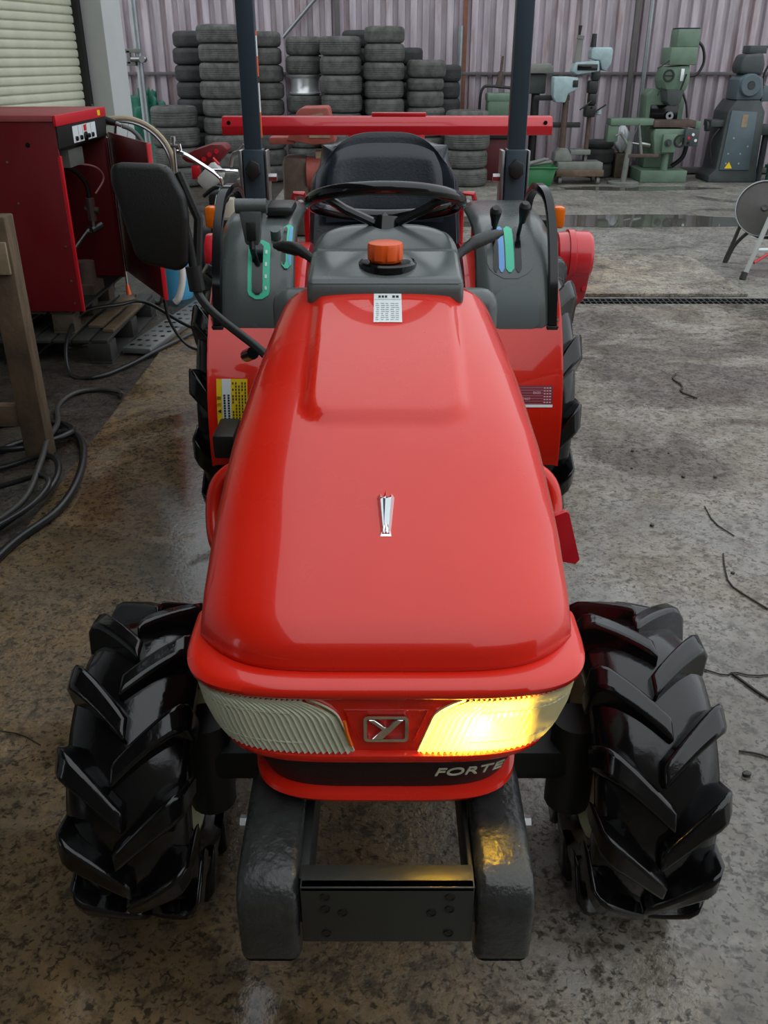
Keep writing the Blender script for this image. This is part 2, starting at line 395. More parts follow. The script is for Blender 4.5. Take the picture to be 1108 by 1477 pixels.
# puddles in the yard
def blob(cx, cy, rx, ry, z, n=36, sd=1):
    r = random.Random(sd); ph = [r.random() * 6 for _ in range(4)]
    pts = []
    for i in range(n):
        t = 2 * PI * i / n; q = 1 + .12 * math.sin(2 * t + ph[0]) + .10 * math.sin(3 * t + ph[1]) + .06 * math.sin(5 * t + ph[2]) + .04 * math.sin(9 * t + ph[3])
        pts.append((cx + rx * q * math.cos(t), cy + ry * q * math.sin(t)))
    return MB().prism(pts, 'Z', z, z + .003)
for k, (cx, cy, rx, ry, lb) in enumerate([(2.2, 9.4, 1.9, .42, 'long shallow puddle across the yard beyond the steel plate'), (3.2, 11.9, .9, .22, 'small puddle in front of the green milling machine')]):
    o = blob(cx, cy, rx, ry, .0005, sd=k + 3).build('puddle', WATER); tag(o, lb, 'puddle'); o['kind'] = 'stuff'
# corrugated wall at the back
wb = struct(MB().bb(-8, 14, 13.53, 13.6, 0, 5.2).build('wall_back', GIRT))
PIT = .1625
def sheet(x0, n=5):
    prof = []
    for k in range(n):
        a = x0 + k * PIT
        prof += [(a, 13.51), (a + .055, 13.51), (a + .068, 13.455), (a + .15, 13.455)]
    prof.append((x0 + n * PIT, 13.51))
    vs_ = [(x, y, z) for z in (0.03, 5.2) for x, y in prof]; m = len(prof)
    return MB().add(vs_, [(i, i + 1, m + i + 1, m + i) for i in range(m - 1)])
sh0 = sheet(-8.0).build('cladding_sheet', CLAD, wb, recalc=False, angle=20)
for k in range(1, 27):
    c = sh0.copy(); COL.objects.link(c); c.location.x = k * PIT * 5; c.location.y = -.004 * (k % 2)
MB().bb(-8, 14, 13.405, 13.46, 1.27, 1.31, .004).build('girt_rail', GIRT, wb)
MB().bb(-8, 14, 13.40, 13.46, .02, .10, .004).build('sill_rail', GIRT, wb)
for x in (-.62, 3.35, 7.2, 11.0): MB().bb(x - .03, x + .03, 13.37, 13.46, 0, 5.2, .004).build('post', GIRT, wb)
MB().cyl((1.02, 13.39, .75), (1.02, 13.39, 1.86), .035).build('conduit', GALV, wb)
MB().bb(1.05, 1.11, 13.41, 13.46, .3, 5.0).build('rusty_stanchion', RUSTST, wb)
MB().cyl((3.52, 13.36, .2), (3.52, 13.36, 4.6), .03).build('downpipe', GALV, wb)
MB().cyl((-1.35, 13.4, 1.72), (-.62, 13.4, 2.45), .022).build('brace', GALV, wb)
# building on the left: tall wall with a roller shutter, a pillar, the eaves above
D = Vector((.2297, .9733, 0)); N = Vector((.9733, -.2297, 0))       # along the wall, out of the wall
B0 = Vector((-2.38, 8.0, 0))
def WP(d, n, z): p = B0 + D * d + N * n; return Vector((p.x, p.y, z))
RW = frame(B0, D, N).to_3x3().to_4x4()
def wbox(mb, d0, d1, n0, n1, z0, z1, bev=0):
    b = bmesh.new(); bmesh.ops.create_cube(b, size=1)
    for q in b.verts: q.co = Vector((q.co.x * (d1 - d0), q.co.y * (n1 - n0), q.co.z * (z1 - z0)))
    if bev: bmesh.ops.bevel(b, geom=b.edges[:], offset=bev, segments=2, profile=.5, affect='EDGES')
    M = Matrix((D, N, Vector((0, 0, 1)))).transposed().to_4x4(); M.translation = WP((d0 + d1) / 2, (n0 + n1) / 2, (z0 + z1) / 2)
    return mb.bm(b, M)
wl = MB(); wbox(wl, -9, .4, -.5, -.12, 0, 5.5); wbox(wl, -9, 0, -.12, .02, 3.2, 5.5); wl.build('wall_left', PILL); struct(bpy.data.objects['wall_left'])
pl = MB(); wbox(pl, 0.02, .33, -.45, .16, .26, 5.5, .008); po = struct(pl.build('pillar', PILL))
pl = MB(); wbox(pl, 0.005, .345, -.465, .175, 0, .26, .008); pl.build('plinth', PILL, po)
dr = struct(wbox(MB(), -3.8, .0, -.10, -.085, 0.0, 3.2).build('door_1', CREAM))
SL = .060
def slat_mb(z):
    mb = MB()
    prof = [(-.004, 0), (.008, .003), (.011, .012), (.012, .028), (.010, .044), (.006, .053), (-.006, .056)]
    vs_ = []
    for d in (-3.75, -.03):
        for n_, h in prof: vs_.append(WP(d, -.08 + n_, z + h))
    k = len(prof); mb.add(vs_, [(i, i + 1, k + i + 1, k + i) for i in range(k - 1)]); return mb
s0 = slat_mb(.05).build('slat', CREAM, dr, angle=60)
for k in range(1, 51):
    c = s0.copy(); COL.objects.link(c); c.location.z = k * SL
g_ = MB(); wbox(g_, -.03, .02, -.085, -.02, 0, 3.2); g_.build('guide_rail', DARK, dr)
g_ = MB(); wbox(g_, -1.35, -1.25, -.075, -.04, 1.42, 1.47, .004); g_.build('latch', DARK, dr)
# eaves over the left side and the building behind the photographer
struct(MB().bb(-7.5, -1.05, -3.0, 7.2, 3.45, 3.6).build('ceiling', ROOFM))
rb = MB().bb(-7.5, 1.2, -3.2, -3.0, 0, 4.6).bb(1.2, 9, -3.2, -3.0, 0, 3.4)
struct(rb.build('wall_behind', BACKM))
# ------------------------------------------------------------ the tractor
T = thing('compact_tractor', 'red compact farm tractor with one headlamp lit and lugged black tyres', 'tractor', (0.0, 2.1, 0))
HY = [(0, 1.055), (.04, 1.062), (.09, 1.085), (.15, 1.135), (.30, 1.30), (.50, 1.50), (.70, 1.70), (.88, 1.90), (1, 2.03)]
HZ = [(0, .690), (.04, .718), (.09, .745), (.15, .772), (.30, .834), (.50, .904), (.70, .962), (.88, 1.012), (1, 1.045)]
HW = [(1.05, .292), (1.14, .298), (1.3, .302), (1.55, .300), (1.75, .288), (1.9, .274), (2.03, .258)]
HB = [(1.05, .688), (1.14, .690), (1.3, .70), (1.6, .735), (2.03, .79)]
def hspl(tab, s):
    P = [Vector((a, b, 0)) for a, b in tab]
    for i in range(len(P) - 1):
        if s <= P[i + 1].x + 1e-9:
            # monotone cubic
            def slope(j):
                if j == 0 or j == len(P) - 1: 
                    k = min(j, len(P) - 2); return (P[k + 1].y - P[k].y) / (P[k + 1].x - P[k].x)
                a = (P[j].y - P[j - 1].y) / (P[j].x - P[j - 1].x); b = (P[j + 1].y - P[j].y) / (P[j + 1].x - P[j].x)
                return 0 if a * b <= 0 else 2 * a * b / (a + b)
            h = P[i + 1].x - P[i].x; t = (s - P[i].x) / h
            return ((2 * t ** 3 - 3 * t * t + 1) * P[i].y + (t ** 3 - 2 * t * t + t) * h * slope(i) + (-2 * t ** 3 + 3 * t * t) * P[i + 1].y + (t ** 3 - t * t) * h * slope(i + 1))
    return tab[-1][1]
TX = .003
def hood_pt(u, s):
    Y = hspl(HY, s); zt = hspl(HZ, s); w = interp(HW, Y); zb = interp(HB, Y)
    th = u * PI / 2; n = 4.6
    sx_ = (1 if u >= 0 else -1) * abs(math.sin(th)) ** (2 / n); cz = abs(math.cos(th)) ** (2 / n)
    x = w * sx_
    k = .095 * (1 - sstep(1.05, 1.42, Y))
    Yp = Y + k * abs(sx_) ** 5
    D_ = zt - zb
    z = zb + D_ * cz + .012 * (1 - sx_ * sx_) * sstep(.04, .3, s) - .012 * sstep(.04, .3, s)
    # raised centre panel
    dx = abs(x) - (.147 + .01 * (Y - 1.5)); dy = 1.515 - Y
    r = .05; qx = max(dx + r, 0); qy = max(dy + r, 0); sd = math.hypot(qx, qy) + min(max(dx + r, dy + r), 0) - r
    z += .012 * (1 - sstep(-.012, .012, sd))
    return Vector((x + TX, Yp, z))
import functools
ss = sorted(set([round(i / 90, 4) for i in range(91)] + [.01, .02, .03, .05]))
us = [(-1 + 2 * i / 120) for i in range(121)]
hv = [hood_pt(u, s) for s in ss for u in us]; w_ = len(us)
hm = MB().add(hv, [(j * w_ + i, j * w_ + i + 1, (j + 1) * w_ + i + 1, (j + 1) * w_ + i) for j in range(len(ss) - 1) for i in range(w_ - 1)])
hood = hm.build('hood', RED, T, angle=50, solid=.006)
def hood_z(x, Y):
    lo, hi = 0, 1
    for _ in range(30):
        m = (lo + hi) / 2
        if hspl(HY, m) < Y: lo = m
        else: hi = m
    best = hood_pt(0, lo)
    # find u for x
    a, b = 0, 1
    for _ in range(30):
        m = (a + b) / 2
        if hood_pt(m, lo).x - TX < abs(x): a = m
        else: b = m
    return hood_pt(a if x >= 0 else -a, lo).z
# chrome hood ornament: three ridges on a wedge
def orn():
    mb = MB(); y0, y1 = 1.247, 1.325
    zz = lambda y: hood_z(0, y) + .0005
    def quad(xb0, xb1, xt0, xt1, hb, ht, ridge):
        vs_ = []
        for y, a, b, h in ((y0, xb0, xb1, hb), (y1, xt0, xt1, ht)):
            z = zz(y); vs_ += [(TX + a, y, z), (TX + (a + b) / 2, y, z + h + ridge), (TX + b, y, z)]
        mb.add(vs_, [(0, 1, 4, 3), (1, 2, 5, 4), (0, 2, 1), (3, 4, 5), (0, 3, 5, 2)])
    quad(-.0075, -.001, -.0145, -.0045, .003, .006, .002)
    quad(-.0035, .0035, -.005, .005, .004, .011, .003)
    quad(.001, .0075, .0045, .0145, .003, .006, .002)
    vs_ = [(TX - .009, y0 - .003, zz(y0 - .003)), (TX + .009, y0 - .003, zz(y0 - .003)), (TX, y0 + .016, zz(y0 + .016) + .009), (TX - .008, y0 + .012, zz(y0 + .012)), (TX + .008, y0 + .012, zz(y0 + .012))]
    mb.add(vs_, [(0, 1, 2), (0, 2, 3), (1, 4, 2), (3, 2, 4), (0, 3, 4, 1)])
    return mb
orn().build('hood_ornament', CHROME, hood, angle=5)
# sticker on the hood below the fuel cap
def on_hood(x0, x1, y0, y1, off, name, m, parent):
    return MB().grid(lambda u, v: (x0 + (x1 - x0) * u, y0 + (y1 - y0) * v, hood_z(x0 + (x1 - x0) * u - TX, y0 + (y1 - y0) * v) + off), 4, 6).build(name, m, parent, recalc=False)
st = on_hood(-.022, .038, 1.823, 1.945, .0012, 'sticker', WHITE, hood)
st['label'] = 'white instruction sticker'
on_hood(-.021, .037, 1.918, 1.9195, .0018, 'print_rule', GREYINK, st)
for r in range(9):
    for k in range(5):
        x = -.017 + k * .0105 + random.uniform(-.001, .001)
        on_hood(x, x + random.uniform(.005, .009), 1.832 + r * .0085, 1.8345 + r * .0085, .0018, 'print_mark', GREYINK, st)
for x, w2 in ((-.012, .005), (-.005, .005), (.002, .005), (.018, .006), (.026, .006)): on_hood(x, x + w2, 1.926, 1.936, .0018, 'print_mark', INK, st)

# --- front cowl
PN = 4.4
def plan(u, a, Yf, b=.20, n=PN):
    th = u * PI / 2; s = math.sin(th); c = math.cos(th)
    return (1 if s >= 0 else -1) * a * abs(s) ** (2 / n) + TX, Yf + b * (1 - abs(c) ** (2 / n))
def u_of_x(x, a, n=PN):
    return (1 if x >= 0 else -1) * math.asin(min(1, (abs(x) / a) ** (n / 2))) / (PI / 2)
CAa = [(.44, .218), (.468, .236), (.534, .258), (.548, .272), (.575, .290), (.61, .303), (.66, .312), (.70, .312)]
def cowl(levels, ulo=-1, uhi=1, nu=96):
    vs_ = []
    for z, ins in levels:
        for i in range(nu + 1):
            u = ulo + (uhi - ulo) * i / nu
            # even spacing across the front
            uu = (1 if u >= 0 else -1) * abs(u) ** 1.7
            x, y = plan(uu, interp(CAa, z) - ins, 1.018 + ins); vs_.append((x, y, z))
    w = nu + 1
    return MB().add(vs_, [(j * w + i, j * w + i + 1, (j + 1) * w + i + 1, (j + 1) * w + i) for j in range(len(levels) - 1) for i in range(nu)])
cw = cowl([(.6885, .05), (.689, .032), (.687, .012), (.683, .004), (.676, 0), (.668, .001), (.662, .006), (.6595, .016)])
ZT, ZB = .656, .556
cw2 = cowl([(ZB + .001, .016), (ZB - .003, .007), (.545, .006), (.539, .009), (.536, .018), (.535, .05)])
cw.v += []; k0 = len(cw.v); cw.add(cw2.v, cw2.f)
def uin(z):                                    # inner edge of the lamps, slanted, rounded at the top
    t = (z - ZB) / (ZT + .004 - ZB); x = .050 + .036 * t + .045 * max(0, (t - .62) / .38) ** 2.2
    return x
NZ = 14
def patch(fx0, fx1, ins, z0, z1, nu=20, nz=NZ, rib=0):
    vs_ = []
    for j in range(nz + 1):
        z = z0 + (z1 - z0) * j / nz
        u0, u1 = fx0(z), fx1(z); a = interp(CAa, z)
        sm = [plan(u0 + (u1 - u0) * q / 120, a - ins, 1.018 + ins) for q in range(121)]; cl = [0]
        for q in range(120): cl.append(cl[-1] + math.hypot(sm[q + 1][0] - sm[q][0], sm[q + 1][1] - sm[q][1]))
        tabl = [(cl[q] / cl[-1], u0 + (u1 - u0) * q / 120) for q in range(121)]
        for i in range(nu + 1):
            u = interp(tabl, i / nu)
            iz = ins + (rib * (1 if i % 2 else -1))
            x, y = plan(u, a - iz, 1.018 + iz); vs_.append((x, y, z))
    w = nu + 1
    return MB().add(vs_, [(j * w + i, j * w + i + 1, (j + 1) * w + i + 1, (j + 1) * w + i) for j in range(nz) for i in range(nu)])
U = lambda z: u_of_x(uin(z), interp(CAa, z))
UO = lambda z: .93
ce = patch(lambda z: -U(z), U, .016, ZB, ZT + .004)
cw.add(ce.v, ce.f)
for sg in (-1, 1):                              # side returns behind the lamps
    pp = patch(lambda z: sg * .93, lambda z: sg * 1.0, .010, ZB, ZT + .004, 4); cw.add(pp.v, pp.f)
cowlo = cw.build('front_cowl', RED, T, angle=40)
# trapezoid rib around the emblem
def on_front(x, z, off, ins=.016):
    a = interp(CAa, z); X, Y = plan(u_of_x(x, a - ins), a - ins, 1.018 + ins); return Vector((X, Y - off, z))
MB().tube([on_front(-.042, .578, 0), on_front(-.062, .636, 0), on_front(.062, .636, 0), on_front(.042, .578, 0)], .0022, 6).build('rib', RED, cowlo)
# emblem: letter Y in a rounded frame
em = MB()
def rr(w, h, r, n=5):
    out = []
    for cx, cz, a0 in ((w - r, h - r, 0), (-(w - r), h - r, 90), (-(w - r), -(h - r), 180), (w - r, -(h - r), 270)):
        for k in range(n + 1):
            t = math.radians(a0 + 90 * k / n); out.append((cx + r * math.cos(t), cz + r * math.sin(t)))
    return out
ey, ez = 1.0255, .6055
def plate(mb, poly, y0, y1): mb.prism([(x + TX, z + ez) for x, z in poly], 'Y', y0, y1, .0008, 1)
def ring_frame():
    o_, i_ = rr(.0335, .0245, .007), rr(.0285, .0195, .004); n = len(o_); vs_ = []
    for y in (ey, ey + .009):
        vs_ += [(x + TX, y, z + ez) for x, z in o_] + [(x + TX, y, z + ez) for x, z in i_]
    f = []
    for k in range(n):
        l = (k + 1) % n
        f += [(k, l, n + l, n + k), (2 * n + k, 2 * n + l, l, k), (n + k, n + l, 3 * n + l, 3 * n + k)]
    return MB().add(vs_, f)
emo = ring_frame().build('emblem', CHROME, cowlo)
em = MB()
plate(em, [(.0265, .018), (.014, .018), (.002, .004), (-.002, .004), (-.0175, .018), (-.0265, .018), (-.006, -.001), (-.021, -.019), (-.005, -.019)], ey - .001, ey + .009)
em.build('letter', CHROME, emo)
# lamps
def lamp(sg, lit):
    a, b = (lambda z: sg * U(z)), (lambda z: sg * UO(z))
    hp = patch(a, b, .070, ZB + .002, ZT, 24)
    vs0 = hp
    front = patch(a, b, .012, ZB + .002, ZT, 24)
    n1, n2 = 25, NZ + 1
    k = len(hp.v); body = MB().add(hp.v, hp.f); body.add(front.v, [])
    f = []
    for i in range(24):
        f += [(i, i + 1, k + i + 1, k + i), (NZ * 25 + i, NZ * 25 + i + 1, k + NZ * 25 + i + 1, k + NZ * 25 + i)]
    for j in range(NZ):
        f += [(j * 25, (j + 1) * 25, k + (j + 1) * 25, k + j * 25), (j * 25 + 24, (j + 1) * 25 + 24, k + (j + 1) * 25 + 24, k + j * 25 + 24)]
    body.f += f
    h = body.build('headlamp', REFL, T, label='lit yellow headlamp' if lit else 'unlit ribbed headlamp')
    ln = patch(a, b, .010, ZB + .001, ZT + .002, 64, NZ, .0034).build('lens', LENS, h, angle=12)
    # bezel seams that divide the lens
    c = MB()
    for z in (ZB + .022, ZT - .022):
        pts = []
        for i in range(15):
            u = a(z) + (b(z) - a(z)) * (.10 + .85 * i / 14)
            x, y = plan(u, interp(CAa, z) - .008, 1.018 + .008); pts.append((x, y, z))
        c.tube(pts, .0012, 5)
    c.build('lens_ridge', LENS, h)
    dvd = []
    for ins_ in (.014, .069):
        for z in (ZB + .003, ZT - .001):
            x_, y_ = plan(sg * u_of_x(.222, interp(CAa, z)), interp(CAa, z) - ins_, 1.018 + ins_); dvd.append((x_, y_, z))
    MB().add(dvd, [(0, 1, 3, 2)]).build('divider', REFL, h, solid=.002)
    p = on_front(sg * .142, .606, 0, .056)
    MB().cyl(p + V(0, .0, 0), p + V(0, .014, 0), .007, seg=14).build('bulb', EMB if lit else SILVER, h)
    if lit:
        ld = bpy.data.lights.new('headlamp_light', 'POINT'); ld.energy = 2.1; ld.color = (1.0, .52, .035); ld.shadow_soft_size = .008
        lo = bpy.data.objects.new('headlamp_light', ld); COL.objects.link(lo); lo.parent = h; lo.location = p + V(0, -.027, 0) - ORG[h]
EMB = emit_mat('lit_bulb', (1, .66, .12, 1), 90)
lamp(-1, False); lamp(1, True)
MB().tube([on_front(-.062, .622, .006, .012), on_front(-.0585, .60, .006, .012), on_front(-.052, .575, .006, .012)], .003, 6).build('reflector_strip', AMBER, T)
# black grille band with the model name, and the red lip beneath
band = cowl([(.5345, .045), (.534, .022), (.505, .026), (.470, .030), (.467, .05)]).build('grille_band', BLKP, T)
cowl([(.470, .05), (.469, .026), (.465, .016), (.458, .012), (.450, .016), (.446, .03), (.446, .06)]).build('lower_lip', RED, T)
tv, tf = text_geo('FORTE', .0225, .0012, .25, 1.62)
def fcurve(p):
    x = .131 + p.x; z = .5085 + p.y * .93
    a = interp(CAa, z) - .020; X, Y = plan(u_of_x(x - TX, a), a, 1.018 + .020); return Vector((X, Y - .001 - p.z, z))
MB().add([fcurve(p) for p in tv], tf).build('letters', SILVER, band, label='silver italic FORTE lettering')

# --- body behind the hood
sp = MB()
for sg in (-1, 1):
    q = MB().grid(lambda u, v: (TX + sg * (interp([(1.10, .296), (1.5, .300), (2.0, .262)], 1.16 + .84 * u) - .006 - .03 * (1 - v)), 1.16 + .84 * u, (.56 + .02 * u) + v * (interp(HB, 1.16 + .84 * u) + .01 - (.56 + .02 * u))), 16, 6)
    q.build('side_panel', RED, T, solid=.004)
MB().prism([(1.18, .34), (1.18, .62), (1.45, .70), (2.05, .80), (2.05, .34)], 'X', -.20, .20, .03).build('engine_block', DARK, T)
MB().bb(-.13, .13, 2.0, 3.2, .30, .56, .03).build('transmission_housing', DARK, T)
ax = MB().bb(-.36, .39, 1.27, 1.36, .26, .335, .02)
for x in (-.34, .365): ax.cyl((x, 1.31, .18), (x, 1.31, .385), .045)
ax.build('front_axle', DARK, T)
MB().bb(-.46, .46, 2.82, 2.98, .38, .54, .03).build('rear_axle', DARK, T)
MB().bb(-.36, .36, 2.02, 2.7, .40, .43, .008).build('footplate', DARK, T)

# --- tyres
def ag_tire(c, R, Wd, rim, nl, lug, twist=.36, seg=72):
    mb = MB(); w = Wd / 2; Rb = R - lug
    prof = [(rim, -w * .72), (rim + .012, -w * .84), (rim + (Rb - rim) * .35, -w * .97), (rim + (Rb - rim) * .65, -w * .96), (Rb - .03, -w * .86), (Rb - .012, -w * .66), (Rb - .003, -w * .34), (Rb, 0)]
    prof += [(r, -h) for r, h in prof[-2::-1]]
    mb.lathe(prof, c, 'X', seg)
    def surf(x):
        t = abs(x) / w
        return Rb - .003 * (t / .34) ** 2 if t < .34 else interp([(.34, Rb - .003), (.66, Rb - .012), (.86, Rb - .03), (.97, Rb - .065), (1.05, Rb - .10)], t)
    C = Vector(c)
    for sg in (-1, 1):
        for k in range(nl):
            p0 = 2 * PI * (k + (.5 if sg > 0 else 0)) / nl
            NS = 9; rings = []
            for i in range(NS + 1):
                t = i / NS                                    # 0 at the crown, 1 at the shoulder
                x = sg * w * (-.10 + 1.12 * t)
                ph = p0 + twist * (1 - t) ** 1.25 - twist * .5
                wd = (.040 + .014 * t) * R / .295
                top = min(R, R - .002 - .014 * max(0, t - .8) / .2)
                if t > .97: top = R - .03
                bot = surf(min(abs(x), w) ) - .012 if t < .85 else surf(abs(x)) - .01
                dph = wd / 2 / R; dpb = dph * 1.45
                ring = []
                for rr_, dd in ((bot, -dpb), (top, -dph), (top, dph), (bot, dpb)):
                    a = ph + dd; ring.append(C + V(x, rr_ * math.cos(a), rr_ * math.sin(a)))
                rings.append(ring)
            vs_ = [p for r in rings for p in r]
            fs = [(4 * i + j, 4 * i + (j + 1) % 4, 4 * i + 4 + (j + 1) % 4, 4 * i + 4 + j) for i in range(NS) for j in range(4)]
            fs += [(0, 1, 2, 3), (4 * NS + 3, 4 * NS + 2, 4 * NS + 1, 4 * NS)]
            mb.add(vs_, fs)
    return mb
def rim_mb(c, r, w, sg):
    mb = MB(); h = w / 2 * .72
    mb.lathe([(r + .008, -h - .006), (r + .002, -h - .006), (r - .004, -h), (r - .02, -h + .02), (r - .03, -h * .3), (r - .03, h * .3), (r - .02, h - .02), (r - .004, h), (r + .002, h + .006), (r + .008, h + .006)], c, 'X', 40)
    mb.lathe([(r - .03, sg * .01), (r * .6, sg * .03), (.055, sg * .03), (.05, sg * .05), (.0, sg * .05)], c, 'X', 40)
    for k in range(5):
        a = 2 * PI * k / 5; p = Vector(c) + V(sg * .03, r * .42 * math.cos(a), r * .42 * math.sin(a)); mb.cyl(p, p + V(sg * .014, 0, 0), .011, seg=6)
    return mb
def finish_tire(mb, parent):
    o = mb.build('tire', RUBBER, parent, angle=50)
    bv = o.modifiers.new('edge', 'BEVEL'); bv.width = .008; bv.segments = 3; bv.limit_method = 'ANGLE'; bv.angle_limit = math.radians(50)
    return o
for sg, cx in ((-1, -.436), (1, .466)):
    c = (cx, 1.315, .293); wh = rim_mb(c, .155, .19, sg).build('front_wheel', RIMC, T); finish_tire(ag_tire(c, .297, .212, .155, 12, .028), wh)
for sg, cx in ((-1, -.468), (1, .478)):
    c = (cx, 2.92, .462); wh = rim_mb(c, .23, .22, sg).build('rear_wheel', RIMC, T); finish_tire(ag_tire(c, .464, .225, .23, 13, .032), wh)

# --- front weight bracket
br = MB()
arm_prof = [(.905, .245), (.893, .262), (.890, .36), (.897, .395), (.925, .418), (1.0, .428), (1.12, .432), (1.16, .425), (1.16, .335), (1.06, .325), (.985, .315), (.965, .26), (.955, .245)]
for sg, x0, x1 in ((-1, -.221, -.128), (1, .138, .226)):
    a = MB().prism(arm_prof, 'X', x0, x1, .016, 3).build('bumper_arm', CAST, T, angle=50)
    xi = x1 if sg < 0 else x0
    MB().bb(xi - .002, xi + .012 * -sg + .002, .93, 1.25, .30, .40, .002).build('frame_rail', DARK, T)
    xo = x0 if sg < 0 else x1
    MB().cyl((xo, 1.055, .385), (xo + sg * .014, 1.055, .385), .011, seg=6).cyl((xo, 1.055, .385), (xo + sg * .004, 1.055, .385), .015).build('bolt', STEEL, T)
cp = MB().bb(-.124, .134, .903, .918, .292, .412, .002).bb(-.124, .134, .903, .945, .404, .412, .001).build('cross_plate', STEELP if False else mat('bracket_paint', srgb(44, 47, 44), .4, var=.4, vscale=9), T)
for x in (-.088, .098):
    for z, dx in ((.392, 0), (.366, 0), (.358, .026 if x < 0 else -.027), (.312, 0)):
        MB().lathe([(.0, .9022), (.0055, .9022), (.0058, .9012), (.0075, .9012), (.0078, .9032)], (x + dx, 0, z), 'Y', 14).build('bolt_hole', BLKG, cp)

# --- dash, cap, steering wheel
dash_prof = [(1.945, 1.025), (1.950, 1.055), (1.962, 1.066), (2.115, 1.098), (2.14, 1.08), (2.14, .98), (1.96, .98)]
d1 = MB().prism(dash_prof, 'X', TX - .173, TX + .173, .014, 3).build('fuel_tank_cover', GREYP, T, angle=50)
vis = MB()
def vpt(u, v):
    w = .170 - .030 * v ** 1.5; x = (u * 2 - 1); y = 2.118 + .115 * v - .012 * x * x * v; z = 1.092 + .046 * math.sin(v * PI / 2 * .9) - .016 * abs(x) ** 4 * v
    return Vector((TX + w * x, y, z))
vis.grid(vpt, 24, 8)
base_n = len(vis.v)
vis.build('instrument_visor', GREYP, T, solid=.02)
MB().bb(-.262, .268, 2.035, 2.12, .80, 1.018, .04, 4).build('dash_cowl', GREYP, T)
MB().bb(-.12, .12, 2.10, 2.24, .43, 1.06, .03).build('steering_pedestal', BLKP, T)
cx_, cy_, cz_ = TX, 2.035, 1.083
MB().lathe([(.058, .002), (.062, .008), (.066, .004), (.066, -.01)], (cx_ + .005, cy_ + .005, cz_ - .002), 'Z', 28).lathe([(0, .004), (.058, .004)], (cx_, cy_, cz_), 'Z', 28).build('filler_recess', BLKG, T)
cap = MB(); prof = []
n = 56
vs_ = []
for z, r in ((.006, .036), (.012, .040), (.040, .0405), (.046, .038), (.048, .030)):
    for i in range(n):
        a = 2 * PI * i / n; g = 1 - (.05 if (i % 7) == 0 and z < .044 else 0)
        vs_.append((cx_ + r * g * math.cos(a), cy_ + r * g * math.sin(a), cz_ + z))
fs = [(j * n + i, j * n + (i + 1) % n, (j + 1) * n + (i + 1) % n, (j + 1) * n + i) for j in range(4) for i in range(n)]
fs += [tuple(range(4 * n, 5 * n)), tuple(range(n - 1, -1, -1))]
cap.add(vs_, fs); cap.build('fuel_cap', ORANGE, T, angle=30)
SWc = Vector((TX, 2.26, 1.182)); tilt = Matrix.Rotation(math.radians(-18), 3, 'X')
def swp(r, a, h=0): return SWc + tilt @ Vector((r * math.cos(a), r * math.sin(a), h))
sw = MB().tube([swp(.183, 2 * PI * i / 64) for i in range(64)], .0155, 12, True).build('steering_wheel', BLKG, T)
for a in (math.radians(215), math.radians(325), math.radians(90)):
    MB().tube([swp(.178, a), swp(.12, a, -.025), swp(.03, a, -.05)], .011, 8).build('spoke', BLKG, sw)
MB().cyl(swp(0, 0, -.075), swp(0, 0, -.035), .045, .035, 24).cyl(swp(0, 0, -.3), swp(0, 0, -.07), .022, seg=16).build('hub', BLKG, sw)
# levers under the wheel
for sg, tip, bs in ((-1, (-.270, 2.25, 1.082), (-.165, 2.16, 1.062)), (1, (.292, 2.27, 1.110), (.165, 2.16, 1.066))):
    b_ = Vector(bs); t_ = Vector(tip)
    MB().tube(catmull([b_, b_.lerp(t_, .35) + V(0, 0, .012), b_.lerp(t_, .7) + V(0, 0, .008), t_], 5), [.011, .011, .013, .016, .016, .015, .012, .008], 10).build('column_lever', BLKP, T)

# --- seat
seat = MB()
def back(u, v):
    x = u * 2 - 1; w = .246 - .020 * v - .05 * (max(0, v - .65) / .35) ** 2
    y = 3.12 + .10 * v - .05 * (1 - x * x) * 0 - .035 * abs(x) ** 3; z = .90 + .375 * v - .06 * abs(x) ** 3.5 * sstep(.55, 1, v)
    return Vector((TX + w * x, y, z))
sb = MB().grid(back, 24, 18).build('seat_back', VINYL, T, solid=.05)
sb.modifiers['thickness'].offset = 1
md = sb.modifiers.new('soft', 'BEVEL'); md.width = .016; md.segments = 3; md.limit_method = 'ANGLE'; md.angle_limit = math.radians(50)
def backp(u, v):
    p = back(.09 + .82 * u, .28 + .64 * v); x = u * 2 - 1; e = min(1 - abs(x), v * .8, (1 - v) * .8)
    return p + V(0, -.052 - .012 * sstep(0, .12, e), 0)
bp_ = MB().grid(backp, 24, 16).build('back_pad', VINYL, T, recalc=False)
MB().box((TX, 2.95, .87), (.45, .42, .10), .04, seg=3).build('seat_cushion', VINYL, T)
MB().bb(-.16, .16, 2.85, 3.1, .55, .83, .02).build('seat_base', DARK, T)

